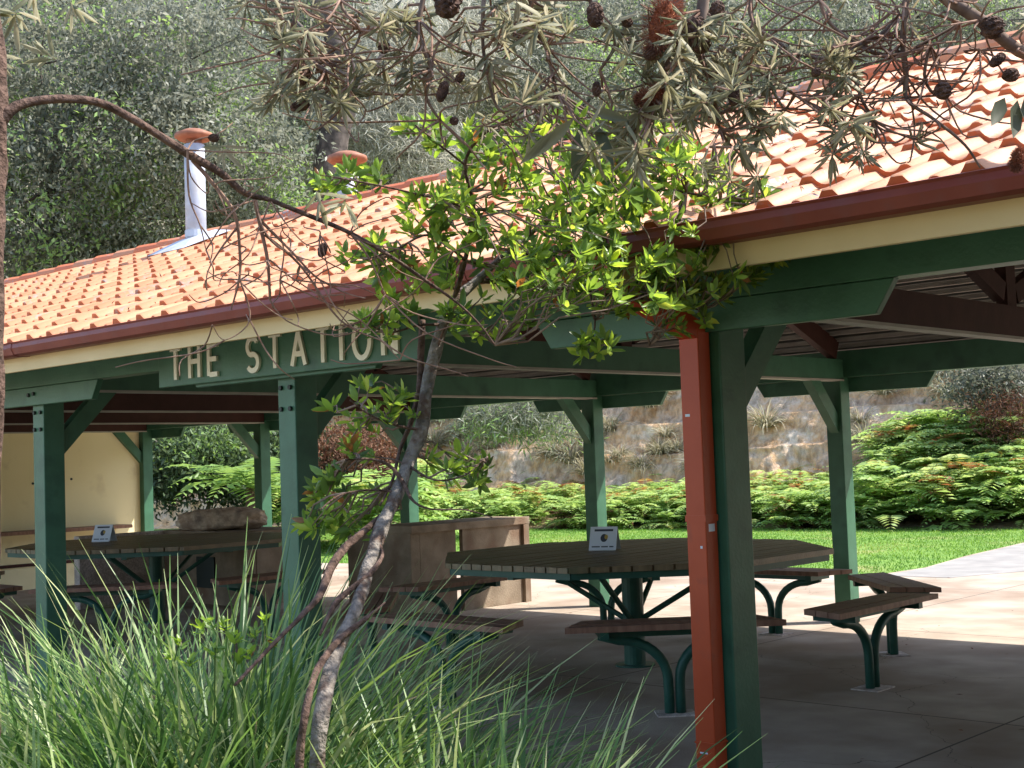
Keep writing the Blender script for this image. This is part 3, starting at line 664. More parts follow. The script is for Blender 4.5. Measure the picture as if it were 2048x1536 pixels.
for k in range(120):
    t = random.uniform(1.3, 4.6); x, y = cl_at(t); z = random.choice([1.3, 2.0, 2.7, 3.3, 3.7])+random.uniform(-.25, .25); o = tp[k] if k < 3 else tp[k % 3].copy()
    if k >= 3: COL.objects.link(o)
    o.location = (x, y+z*.84+.1, z); s = random.uniform(.7, 1.25); o.scale = (s, s, s); o.rotation_euler = (0, 0, random.uniform(0, 6.28)); tag(o, 'pale dry grass tuft growing on the sandstone cliff ledges', 'grass tuft', 'dry grass tufts on the cliff')

# ------------------------------------------------------------------ background trees and shrubs
def crown_arrays(blobs, n, L, asp=.4, t0=0, t1=.85, hi=.06, shell=.35):
    """leaves gathered in sprays through a set of ellipsoids"""
    tot = sum(b[3]*b[4]*b[5] for b in blobs); Ps = []; 
    for (cx, cy, cz, rx, ry, rz) in blobs:
        m = max(1, int(n*rx*ry*rz/tot/14)); d = rnd_dir(m); r = rng.uniform(shell, 1, (m, 1))**.6; c = np.array([cx, cy, cz])+d*r*np.array([rx, ry, rz])
        tn = np.clip(rng.uniform(0, 1, m)*.7+.15+np.array([noise.noise(Vector((float(q_[0])*.7, float(q_[1])*.7, float(q_[2])*.7))) for q_ in c])*1.7, 0, 1); sp = rng.uniform(.12, .42, (m, 1, 1))
        q = c[:, None]+rng.normal(size=(m, 14, 3))*np.array([1, 1, .5])*sp; Ps.append((q.reshape(-1, 3), np.repeat(tn, 14)))
    P = np.concatenate([a for a, b in Ps]); tn = np.concatenate([b for a, b in Ps]); m = len(P)
    D = rnd_dir(m)+np.array([0, 0, -.15]); N = rnd_dir(m)+np.array([0, 0, .9])
    tone = t0+(t1-t0)*np.clip(.6*tn+.4*rng.uniform(0, 1, m), 0, 1); tone = np.where((tn > 1-hi) & (rng.uniform(0, 1, m) < .6), rng.uniform(.88, 1, m), tone)
    Ls = rng.uniform(.6, 1.2, m)*L
    return leaves(P, D, N, Ls, Ls*asp, tone)
def limb_path(a, b, n=6, wob=.12):
    a = Vector(a); b = Vector(b); L = (b-a).length
    return [a.lerp(b, i/n)+(rv()*wob*L*.12*math.sin(math.pi*i/n)) for i in range(n+1)]
def tree(label, cat, bx, by, trunk_r, blobs, n, L, fm, bm, asp=.4, group=None, gz=None, name='tree', lean=0, **kw):
    z0 = hill_z(bx, by)-.2 if gz is None else gz
    root = thing(name, label, cat, (bx, by, z0), 0, group)
    lb = [(b[0]-bx, b[1]-by, b[2]-z0, b[3], b[4], b[5]) for b in blobs]
    c = np.mean([b[:3] for b in lb], axis=0); t = MB(); top = Vector((c[0], c[1], c[2]))
    base_ = Vector((0, 0, -.2)); mid = base_.lerp(top, .5)+Vector((lean, 0, 0))
    path = [base_.lerp(mid, i/4)+rv()*.05 for i in range(5)]+[mid.lerp(top, i/4)+rv()*.08 for i in range(1, 5)]
    t.tube(path, [trunk_r*(1.15-.85*i/8) for i in range(9)], 9, rough=.25)
    for b in lb:
        st = path[random.choice([4, 5, 6, 7])]; t.tube(limb_path(st, b[:3]), [trunk_r*.4*(1-.13*i) for i in range(7)], 6)
        for _ in range(3):
            e = Vector(b[:3])+Vector((rv().x*b[3]*.5, rv().y*b[4]*.5, rv().z*b[5]*.4)); t.tube(limb_path(b[:3], e, 3), [trunk_r*.15, trunk_r*.12, trunk_r*.08, trunk_r*.03], 5)
    t.build('trunk', bm, root, smooth=True)
    V, Q, tt = crown_arrays(lb, n, L, asp, **kw); np_mesh('crown', fm, V, Q, tt, root)
    return root
def pblob(u, v, Z, ru, rv_, depth=None):     # an ellipsoid whose middle is seen at (u,v), radii in photograph pixels at its real distance
    p = at(u, v, Z); k = Z/FPX; return (p[0], p[1], p[2], ru*k, (depth or ru*k*1.1), rv_*k)
def ptree(label, u, Z, blobs, n, L, fm='forest', bm='gumbark', r=.16, cat='tree', **kw):
    p = base(u, Z); bl = [pblob(*b) for b in blobs]
    return tree(label, cat, p[0], p[1], r, bl, n, L, M[fm], M[bm], **kw)
ptree('dense dark broadleaf tree filling the upper left behind the roof', 150, 30, [(80, 130, 28, 210, 140), (60, 400, 27, 190, 160), (-60, 260, 28, 160, 200), (230, 260, 27, 170, 150), (150, 540, 29, 220, 110)], 44000, .15, hi=.09, t1=.62)
ptree('bushy grey green tree behind the tall flue', 400, 29, [(380, 120, 28, 190, 130), (430, 300, 27, 170, 140), (300, 440, 28, 150, 110), (520, 430, 28, 130, 90), (540, 200, 33, 110, 120)], 40000, .14, hi=.12, t0=.2)
ptree('pale grey feathery tree right of the flues with a dark leaning trunk', 640, 33, [(740, 200, 34, 170, 150), (860, 120, 35, 180, 130), (640, 330, 35, 130, 90), (820, 310, 34, 150, 80)], 52000, .32, 'pale', asp=.075, r=.2)
ptree('grey green tree high behind the middle of the roof', 1010, 36, [(1000, 60, 37, 200, 120), (1130, 190, 36, 180, 110), (1280, 60, 38, 190, 110), (960, 260, 37, 150, 90)], 34000, .13, hi=.1)
ptree('olive tree high behind the right end of the ridge', 1500, 36, [(1500, 40, 38, 200, 110), (1650, 110, 36, 170, 90), (1400, 160, 36, 160, 90), (1830, 20, 38, 200, 90), (2020, 40, 37, 150, 90)], 34000, .13, hi=.12)
ptree('dark tree at the far upper left edge behind others', 60, 38, [(50, 0, 38, 240, 120), (330, -20, 38, 240, 120), (620, 0, 39, 220, 140), (560, 120, 39, 200, 130), (120, 300, 36, 260, 160), (420, 350, 36, 200, 120)], 60000, .15, hi=.08, t1=.5)
ptree('tall shaded tree far behind the centre of the roof', 900, 41, [(800, -20, 41, 220, 150), (1050, -30, 41, 240, 140), (760, 180, 40, 220, 160), (1000, 250, 40, 250, 140), (1250, 130, 41, 240, 130)], 40000, .15, hi=.05)
ptree('tall shaded tree far behind the right end of the roof', 1600, 41, [(1500, -20, 41, 240, 140), (1750, 0, 41, 240, 130), (2000, -20, 41, 220, 140), (1600, 170, 40, 250, 110)], 34000, .15, hi=.05)
tree('leafy tree added as light blocker right of the camera outside the picture', 'tree', 7.5, -4.5, .16, [(7, -4.5, 3.2, 2.2, 2.4, 2.2), (9.5, -2.6, 2.6, 2.2, 1.8, 2.4), (6.2, -7, 3, 2, 2, 2.6), (8.5, -1.8, 1.2, 2, 1.0, 1.2), (11, -4, 4, 2.5, 2.5, 3)], 26000, .24, M['forest'], M['gumbark'], gz=-.1, shell=.0, t1=.4, hi=0)  # unseen tree added to hold skylight off the right side
# dark leaning trunk in the pale tree
lt = MB(); pts = [at(u, v, 28.5) for u, v in ((648, 420), (655, 330), (668, 270), (682, 215), (690, 150), (672, 80), (640, 0), (625, -80))]; pts[0] = np.array([pts[0][0], pts[0][1], hill_z(pts[0][0], pts[0][1])-.3])
lt.tube(pts, [.42, .36, .34, .33, .27, .22, .17, .12], 12, rough=.25)
o = lt.build('leaning_tree', M['gumbark'], smooth=True); tag(o, 'thick dark leaning bare trunk above the second flue', 'tree')
lt = MB()
for (u, v, u2, v2) in ((682, 215, 780, 90), (690, 150, 590, 40), (640, 0, 760, -60)): lt.tube(limb_path(at(u, v, 28.5), at(u2, v2, 29)), [.12, .11, .09, .08, .06, .05, .03], 7)
lt.build('limb', M['gumbark'], o, smooth=True)
# shrubs behind the shelter, seen between the posts
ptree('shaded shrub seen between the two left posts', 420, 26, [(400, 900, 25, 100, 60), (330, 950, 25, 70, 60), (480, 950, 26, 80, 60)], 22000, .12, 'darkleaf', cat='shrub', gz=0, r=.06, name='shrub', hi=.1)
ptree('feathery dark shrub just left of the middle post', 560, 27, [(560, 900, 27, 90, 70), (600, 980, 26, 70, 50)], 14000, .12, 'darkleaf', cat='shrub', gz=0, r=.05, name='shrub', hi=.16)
ptree('brown leafless looking shrub between the middle posts', 720, 27, [(700, 900, 26.5, 80, 55), (780, 940, 26, 60, 50)], 8000, .09, 'dfern', cat='shrub', gz=.2, r=.05, name='shrub')
ptree('spiky green shrub on the cliff top above the barbecue', 1030, 27.5, [(1020, 830, 26.5, 100, 42), (1100, 850, 26.3, 50, 30)], 7000, .22, 'forest', cat='shrub', gz=2.4, r=.05, name='shrub', asp=.12, hi=.2)
ptree('olive shrub on the cliff at the far right', 1990, 26.5, [(1990, 770, 26, 80, 50), (2060, 830, 26, 60, 50)], 7000, .12, 'forest', cat='shrub', gz=2.0, r=.05, name='shrub', hi=.15)
ptree('twiggy brown shrub beside the fern clump at the far right', 2030, 25.5, [(2020, 830, 25, 60, 40)], 3000, .12, 'dfern', cat='shrub', gz=1.0, r=.04, name='shrub', asp=.15)
# tree fern left of the middle post
tf = thing('tree_fern', 'shaded tree fern with wide fronds left of the middle post', 'fern', (*at(500, 950, 23)[:2], 0))
MB().tube([(0, 0, 0), (0, .02, .5), (.02, 0, 1.15)], [.14, .11, .09], 10, rough=.3).build('trunk', M['darkbark'], tf, smooth=True)
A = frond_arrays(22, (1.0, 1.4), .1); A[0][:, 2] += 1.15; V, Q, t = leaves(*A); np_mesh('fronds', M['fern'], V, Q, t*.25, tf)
# undergrowth over the slope
n = 130000; X = rng.uniform(-62, 4, n); Y = np.interp(X, [c[0] for c in CL[::-1]], [c[1] for c in CL[::-1]])+3.1+rng.uniform(0, 1, n)**1.3*34
keep = np.array([noise.noise(Vector((x*.35, y*.35, 7))) for x, y in zip(X, Y)]) > -.30; X, Y = X[keep], Y[keep]; n = len(X)
Zh = np.array([hill_z(x, y) for x, y in zip(X, Y)])+rng.uniform(0, 1, n)**2*1.1
V, Q, t = leaves(np.column_stack([X, Y, Zh]), rnd_dir(n), rnd_dir(n)+np.array([0, 0, .8]), rng.uniform(.1, .28, n), rng.uniform(.04, .10, n), np.clip(rng.uniform(0, .84, n), 0, 1))
tag(np_mesh('undergrowth', M['forest'], V, Q, t), 'low scrub covering the slope above the cliff', 'undergrowth', kind='stuff')

# ------------------------------------------------------------------ foreground strap-leaved clumps
LG = 'thick clump of long strappy green leaves in the foreground bed'; GG = 'strappy clumps in the foreground bed'
def clump(u, Z, h, n, label, w_=.0185, group=GG, sp=.30, dry=.36):
    p = base(u, Z, -.05); root = thing('strap_leaf_plant', label, 'plant', p, random.uniform(0, 6.28), group)
    nd = int(n*dry)
    np_mesh('leaves', M['grass'], *tuft_arrays(n-nd, h*1.16, w_*(1.2 if Z < 3.4 else 1), sp, 1.15, 7, 0, .80, .75), root)
    np_mesh('dry_leaves', M['grass'], *tuft_arrays(nd, h*.92, w_*.7, sp*1.2, 2.4, 7, .76, 1), root)
    return root
cl_list = [(340, 4.35, 1.22), (440, 4.3, 1.28), (540, 4.3, 1.2), (250, 4.4, 1.08), (130, 4.4, 1.08), (-40, 4.3, 1.10), (70, 4.4, 1.10), (190, 4.35, 1.04), (310, 4.3, 1.16), (400, 4.25, 1.26), (490, 4.2, 1.26), (590, 4.3, 1.10), (700, 4.1, 1.00), (790, 3.8, .92), (880, 3.7, .94), (960, 3.55, .94), (1030, 3.45, .90),
           (10, 3.8, 1.00), (130, 3.75, 1.02), (260, 3.7, 1.06), (390, 3.6, 1.06), (480, 3.5, 1.00), (820, 3.3, .88), (920, 3.2, .88), (1010, 3.15, .86), (1070, 3.1, .80), (60, 3.2, .94), (220, 3.1, .94), (400, 3.0, .88), (760, 2.9, .76), (880, 2.85, .78)]
for k, (u, Z, h) in enumerate(cl_list): clump(u, Z, h, 350 if Z > 3.6 else 230, LG)
clump(1930, 3.0, 1.08, 20, 'sparse strappy blades poking up at the bottom right corner', group=None, sp=.3, dry=.45)
# litter of dead leaves on the bed
n = 9000; P = np.column_stack([rng.uniform(-12, 4, n), rng.uniform(-5, -.45, n), rng.uniform(-.038, -.02, n)])
V, Q, t = leaves(P, rnd_dir(n)*np.array([1, 1, .2]), rnd_dir(n)*.3+np.array([0, 0, 1]), rng.uniform(.03, .07, n), rng.uniform(.012, .03, n), rng.uniform(0, 1, n)); tag(np_mesh('leaf_litter', M['dfern'], V, Q, t), 'fallen dead leaves covering the foreground bed', 'leaf litter', kind='stuff')
n = 260; X = rng.uniform(-12, 3.5, n); Y = -.35+rng.uniform(0, 1, n)**2*11
V, Q, t = leaves(np.column_stack([X, Y, np.full(n, .006)]), rnd_dir(n)*np.array([1, 1, .1]), rnd_dir(n)*.25+np.array([0, 0, 1]), rng.uniform(.02, .06, n), rng.uniform(.008, .02, n), rng.uniform(0, 1, n)); tag(np_mesh('fallen_leaves', M['dfern'], V, Q, t), 'scattered dead leaves on the concrete floor', 'leaf litter', kind='stuff')
n = 1500; X = np.concatenate([rng.normal(-.6, 1.0, n//2), rng.uniform(-12, 4, n-n//2)]); Y = YE+rng.uniform(0.05, 1, n)**1.3*3.2
V, Q, t = leaves(np.column_stack([X, Y, ZE+(Y-YE)*SL+.045]), rnd_dir(n)*np.array([1, .6, .2]), rnd_dir(n)*.4+np.array([0, -.35, 1]), rng.uniform(.02, .06, n), rng.uniform(.005, .012, n), rng.uniform(0, 1, n)); tag(np_mesh('roof_litter', M['dfern'], V, Q, t), 'dead twigs and leaves caught on the roof tiles under the branches', 'leaf litter', kind='stuff')
# small broad-leaved weed among the clumps
def rosette(c, axis, n, L, out, t0=0, t1=.85, wd=.38, flare=(.5, 1.25)):
    axis = Vector(axis).normalized(); x = axis.orthogonal().normalized(); y = axis.cross(x); a0 = random.uniform(0, 6.28)
    for i in range(n):
        a = a0+i*2.4+random.gauss(0, .15); f = random.uniform(*flare); rad = x*math.cos(a)+y*math.sin(a); d = (axis*math.cos(f)+rad*math.sin(f)).normalized(); nn = axis*math.sin(f)-rad*math.cos(f)+rv()*.15
        l = L*random.uniform(.65, 1.15); out.append((Vector(c)-axis*random.uniform(0, .03), d, nn, l, l*wd*random.uniform(.8, 1.15), random.uniform(t0, t1) if random.random() > .015 else .98))
def leaf_obj(name, lst, m, parent):
    A = [np.array([list(r[i]) if i < 3 else r[i] for r in lst]) for i in range(6)]
    V, Q, t = leaves(A[0], A[1], A[2], A[3], A[4], A[5], detail=True); return np_mesh(name, m, V, Q, t, parent)
wd_ = thing('leafy_weed', 'bright green broad leaved weed growing among the strappy clumps', 'plant', base(470, 3.9, -.05)); lst = []; st = MB(); inv = Vector(wd_.location)
for (u, v) in ((360, 1280), (400, 1250), (430, 1295), (470, 1270), (510, 1260), (530, 1235), (340, 1310), (450, 1240), (500, 1300), (550, 1280), (480, 1310), (380, 1320), (420, 1240)):
    e = Vector(at(u, v, random.uniform(3.6, 3.95)))-inv; rosette(e, Vector((0, 0, 1))+rv()*.3, 9, .034, lst, .3, .8, .45); st.tube(limb_path((e.x*.3, e.y*.3, 0), e, 5, .8), .0022, 5)
st.build('stems', M['stem'], wd_); leaf_obj('leaves', lst, M['leaf'], wd_)

# ------------------------------------------------------------------ slender tree in the foreground
ZT = 4.6
tb = base(632, 3.35, -.06); tr = thing('slender_tree', 'slender crooked grey trunked tree with bright green leaf rosettes before the sign', 'tree', tb); inv = Vector(tb)
def pp(u, v, Z): return Vector(at(u, v, Z))-inv
def smooth_path(pts, k=5):
    out = []; n = len(pts)
    for i in range(n-1):
        p0, p1, p2, p3 = pts[max(i-1, 0)], pts[i], pts[i+1], pts[min(i+2, n-1)]
        for j in range(k):
            t = j/k; out.append(tuple(.5*((2*b)+(-a+c)*t+(2*a-5*b+4*c-d)*t*t+(-a+3*b-3*c+d)*t**3) for a, b, c, d in zip(p0, p1, p2, p3)))
    out.append(tuple(pts[-1])); return out
FOOT = True
def ptube(mb, spec, seg=8, k=4, rough=.0, inv_=None):
    """spec: (u, v, width_px, Z)"""
    iv = inv if inv_ is None else inv_
    sh_ = (lambda v: -1.0*max(0, min(1, (v-900)/500)) if inv_ is None and FOOT else 0)
    pts = [(*(Vector(at(u, v, Z+sh_(v)))-iv), w_*(Z+sh_(v))/FPX/2) for (u, v, w_, Z) in spec]; sp = smooth_path(pts, k)
    mb.tube([q[:3] for q in sp], [max(q[3], .0012) for q in sp], seg, rough=rough); return [Vector(q[:3]) for q in sp]
tk = MB(); skel = []
main = [(620, 2220, 60, 4.35), (632, 1700, 54, 4.35), (640, 1560, 50, 4.36), (652, 1420, 46, 4.38), (682, 1300, 44, 4.40), (712, 1215, 38, 4.42), (738, 1130, 40, 4.45), (762, 1060, 40, 4.46), (795, 985, 38, 4.48), (815, 930, 36, 4.5), (842, 860, 34, 4.5), (852, 790, 30, 4.52), (868, 715, 30, 4.54), (886, 650, 28, 4.56), (912, 600, 26, 4.6), (955, 560, 20, 4.65), (1010, 510, 15, 4.7), (1080, 450, 11, 4.75), (1150, 380, 8, 4.8)]
main = [(u-(8 if v > 1250 else 0), v, w_*(.70 if v > 900 else .85), Z) for u, v, w_, Z in main]
skel += ptube(tk, main, 14, 6, .22)[40:]
tk.build('trunk', M['bark'], tr, smooth=True)
lm = MB()
skel += ptube(lm, [(596, 1600, 17, 4.25), (600, 1500, 17, 4.25), (612, 1420, 16, 4.27), (632, 1345, 15, 4.3), (668, 1290, 14, 4.33), (700, 1262, 13, 4.36), (735, 1235, 8, 4.38), (770, 1205, 3, 4.4)], 8, 5, .3)[25:]
ptube(lm, [(470, 1370, 7, 4.3), (545, 1290, 9, 4.32), (600, 1235, 10, 4.35), (640, 1190, 14, 4.38), (660, 1140, 18, 4.4), (690, 1095, 17, 4.42), (725, 1065, 14, 4.45), (765, 1030, 11, 4.47)], 8, 5, .4)
ptube(lm, [(640, 1270, 5, 4.34), (668, 1210, 13, 4.36), (700, 1180, 12, 4.4), (738, 1150, 12, 4.42), (765, 1110, 8, 4.44), (752, 1080, 6, 4.45)], 8, 5, .2)
skel += ptube(lm, [(690, 920, 4, 4.3), (740, 918, 5, 4.35), (780, 932, 7, 4.4), (806, 965, 9, 4.44), (825, 1000, 6, 4.42), (860, 1018, 4, 4.4), (930, 1020, 3, 4.38), (985, 1035, 2, 4.36)], 7, 5)
ptube(lm, [(845, 640, 12, 4.6), (842, 700, 14, 4.58), (838, 780, 12, 4.56), (820, 850, 10, 4.55), (800, 900, 8, 4.52), (785, 960, 6, 4.5), (760, 1010, 5, 4.46)], 8, 5, .2)
for sp in ([(905, 610, 12, 4.6), (930, 520, 10, 4.55), (948, 420, 8, 4.45), (930, 330, 7, 4.4), (965, 270, 6, 4.35), (1050, 220, 5, 4.3), (1110, 180, 4, 4.3)],
           [(955, 560, 12, 4.65), (1060, 570, 9, 4.75), (1180, 585, 7, 4.85), (1300, 600, 5, 4.9), (1400, 620, 3, 4.9)],
           [(1010, 510, 11, 4.7), (1120, 500, 9, 4.8), (1250, 480, 8, 4.95), (1380, 480, 6, 5.0), (1500, 470, 4, 5.0)],
           [(1080, 450, 9, 4.75), (1200, 410, 7, 4.8), (1320, 380, 6, 4.8), (1440, 400, 4, 4.75)],
           [(1150, 380, 7, 4.8), (1220, 310, 5, 4.8), (1290, 250, 4, 4.8)], [(930, 520, 7, 4.5), (860, 470, 5, 4.4), (790, 500, 4, 4.35), (730, 520, 3, 4.3)],
           [(948, 420, 6, 4.45), (880, 400, 4, 4.35), (800, 380, 4, 4.3), (700, 360, 3, 4.25), (640, 350, 2, 4.2)], [(930, 330, 5, 4.4), (880, 290, 4, 4.35), (830, 250, 3, 4.3)],
           [(886, 650, 8, 4.56), (840, 650, 5, 4.5), (780, 665, 4, 4.45), (740, 650, 3, 4.4)], [(868, 715, 6, 4.54), (900, 640, 5, 4.5), (950, 660, 4, 4.45), (990, 690, 3, 4.42)],
           [(842, 860, 7, 4.5), (790, 850, 5, 4.4), (740, 830, 4, 4.35), (700, 800, 3, 4.3)], [(795, 985, 6, 4.48), (740, 980, 4, 4.4), (680, 990, 4, 4.35), (640, 1020, 3, 4.3)], [(815, 930, 6, 4.5), (870, 960, 4, 4.42), (930, 950, 3, 4.4), (965, 920, 2, 4.38)],
           [(1180, 585, 5, 4.85), (1190, 640, 4, 4.8), (1185, 680, 3, 4.78)], [(1300, 600, 4, 4.9), (1310, 650, 3, 4.85), (1300, 690, 2, 4.8)]):
    skel += ptube(lm, sp, 7, 5)
lm.build('limbs', M['darkbark'], tr, smooth=True)
lst = []; tw = MB(); skel = [Vector(s) for s in skel]
CB = [(1070, 420, 210, 130, 50), (1340, 420, 200, 130, 62), (1240, 560, 250, 66, 52), (1480, 500, 95, 75, 26), (1520, 470, 60, 60, 10), (1030, 300, 110, 80, 16), (1260, 290, 150, 70, 26), (850, 250, 50, 40, 6), (690, 350, 80, 30, 8), (860, 430, 60, 60, 12), (740, 520, 70, 45, 9), (780, 640, 70, 40, 9), (850, 540, 60, 50, 9),
      (1000, 650, 50, 35, 4), (1180, 690, 45, 22, 5), (705, 800, 50, 45, 5), (800, 820, 30, 40, 4), (740, 880, 50, 35, 4), (650, 990, 50, 40, 7), (640, 1060, 50, 40, 7), (720, 1050, 50, 30, 5), (930, 930, 70, 40, 8), (1380, 630, 40, 35, 4), (930, 620, 60, 40, 6), (1500, 420, 60, 60, 8)]
for (cu, cv, ru, rv2, n) in CB:
    for _ in range(int(n*(1.9 if ru > 85 else 1.5))):
        for _t in range(20):
            a, b_ = random.uniform(-1, 1), random.uniform(-1, 1)
            if a*a+b_*b_ <= 1: break
        u, v = cu+a*ru, cv+b_*rv2; Zr = 4.45+max(0, min(1, (u-900)/500))*.35+random.gauss(0, .22 if ru > 100 else .07); e = pp(u, v, Zr)
        s0 = min(skel, key=lambda s: (s-e).length); path = limb_path(s0, e, 4, .5); tw.tube(path, [.0042, .0036, .003, .0024, .0018], 5)
        ax = (path[-1]-path[-2]).normalized()+Vector((0, 0, .7))+rv()*.25; rosette(e, ax, random.randint(6, 10), random.uniform(.046, .074), lst, .05, .93, .32)
        if random.random() < .5:
            rosette(path[2], ax+rv()*.5, random.randint(2, 4), random.uniform(.05, .075), lst, .0, .8, .36)
tw.build('twigs', M['twig'], tr); leaf_obj('leaves', lst, M['leaf'], tr)

# ------------------------------------------------------------------ banksia arching in from the left and from above
FOOT = False
bb = base(-35, 3.3, -.06); bk_ = thing('banksia_tree', 'rough brown banksia at the left edge with a long arching branch', 'tree', bb); inv = Vector(bb)
tk = MB(); ptube(tk, [(-40, 2300, 70, 3.3), (-38, 1536, 66, 3.3), (-34, 1100, 64, 3.3), (-24, 700, 60, 3.3), (-18, 400, 56, 3.3), (-12, 230, 54, 3.3), (-18, 60, 40, 3.3), (-40, -200, 30, 3.3)], 14, 8, .35); tk.build('trunk', M['darkbark'], bk_, smooth=True)
br = MB()
arch = [(-12, 262, 40, 3.3), (20, 222, 28, 3.3), (60, 204, 22, 3.32), (130, 198, 20, 3.35), (200, 206, 19, 3.4), (265, 238, 19, 3.44), (320, 272, 19, 3.48), (380, 310, 21, 3.52), (440, 345, 18, 3.56), (490, 386, 15, 3.6), (540, 400, 11, 3.65), (610, 428, 11, 3.7), (700, 466, 10, 3.76), (780, 512, 9, 3.82), (850, 560, 8, 3.88), (915, 606, 6, 3.94), (960, 650, 5, 3.98), (990, 690, 3, 4.0)]
arch = [(u, v, w_*.86, Z) for u, v, w_, Z in arch]
sk1 = ptube(br, arch, 10, 5, .12)
fine = MB()
subs = [[(385, 320, 9, 3.53), (430, 372, 8, 3.55), (470, 430, 7, 3.57), (480, 510, 6, 3.6), (478, 560, 5, 3.6), (462, 620, 3, 3.6)], [(510, 400, 9, 3.62), (520, 450, 8, 3.64), (535, 520, 7, 3.66), (540, 600, 5, 3.68)], [(520, 440, 7, 3.64), (580, 500, 5, 3.66), (640, 560, 4, 3.7), (700, 575, 3, 3.72)],
        [(530, 470, 6, 3.65), (600, 530, 5, 3.7), (680, 640, 4, 3.72), (760, 680, 3, 3.75)], [(700, 466, 5, 3.76), (740, 520, 4, 3.76), (770, 590, 3, 3.78)], [(478, 450, 5, 3.58), (440, 500, 4, 3.58), (415, 545, 3, 3.58), (414, 580, 2, 3.58)], [(560, 560, 4, 3.68), (640, 600, 3, 3.7), (720, 640, 3, 3.7), (800, 720, 2, 3.7)],
        [(480, 560, 4, 3.6), (500, 640, 3, 3.6), (450, 680, 2, 3.58), (425, 650, 2, 3.56)], [(375, 300, 5, 3.5), (378, 390, 4, 3.5), (400, 450, 3, 3.5), (412, 500, 2, 3.5)], [(540, 520, 4, 3.66), (590, 560, 3, 3.68), (660, 590, 3, 3.7), (640, 470, 2, 3.7)]]
for s_ in subs: ptube(fine, s_, 6, 5)
for _ in range(75):
    b_ = random.choice(subs+[arch[9:16]]); q = random.choice(b_); du, dv = random.gauss(20, 70), random.gauss(25, 55)
    u, v, w_, Z = q; ptube(fine, [(u, v, 3.6, Z), (u+du*.4+random.gauss(0, 10), v+dv*.6, 3.2, Z+random.gauss(0, .05)), (u+du, v+dv, 2.6, Z), (u+du*1.3+random.gauss(0, 10), v+dv*1.1+random.gauss(-6, 14), 2.0, Z+random.gauss(0, .06))], 5, 4)
br.build('arching_branch', M['darkbark'], bk_, smooth=True); fine.build('hanging_twigs', M['twigr'], bk_)
def cone(u, v, Z, a, b_, m, parent, inv_, ang=0):
    V = []; n1, n2 = 22, 16; c = Vector(at(u, v, Z))-inv_; k = Z/FPX; Rv, Uv = Vector(R), Vector(U); Fv = Vector(F); ax = Uv*math.cos(ang)+Rv*math.sin(ang); a, b_ = a*.86, b_*.86; sx = Rv*math.cos(ang)-Uv*math.sin(ang)
    for i in range(n2+1):
        th = math.pi*i/n2
        for j in range(n1):
            ph = 2*math.pi*j/n1; g = 1+.16*math.sin(ph*7+i*1.9)*math.sin(th)+random.uniform(-.12, .12)
            V.append(c+ax*(math.cos(th)*b_*k)+(sx*math.cos(ph)+Fv*math.sin(ph))*(math.sin(th)**.8*a*k*g))
    Q = [(i*n1+j, (i+1)*n1+j, (i+1)*n1+(j+1) % n1, i*n1+(j+1) % n1) for i in range(n2) for j in range(n1)]
    mb = MB().add(V, Q)
    return mb.build('seed_cone', m, parent, smooth=False)
cone(645, 500, 3.72, 10, 18, M['cone'], bk_, inv, .3); cone(428, 276, 3.5, 12, 10, M['cone'], bk_, inv)
lst = []
for (u, v, n) in ((445, 300, 8), (690, 410, 8), (640, 400, 5), (30, 40, 10), (90, 110, 8), (-10, 120, 8), (150, 20, 8), (60, 0, 10)):
    rosette(pp(u, v, 3.55+random.uniform(-.1, .1)), Vector((0, 0, -1))+rv()*.4, n, .085, lst, .2, .95, .16, (.4, 1.3))
leaf_obj('leaves', lst, M['bleaf'], bk_)

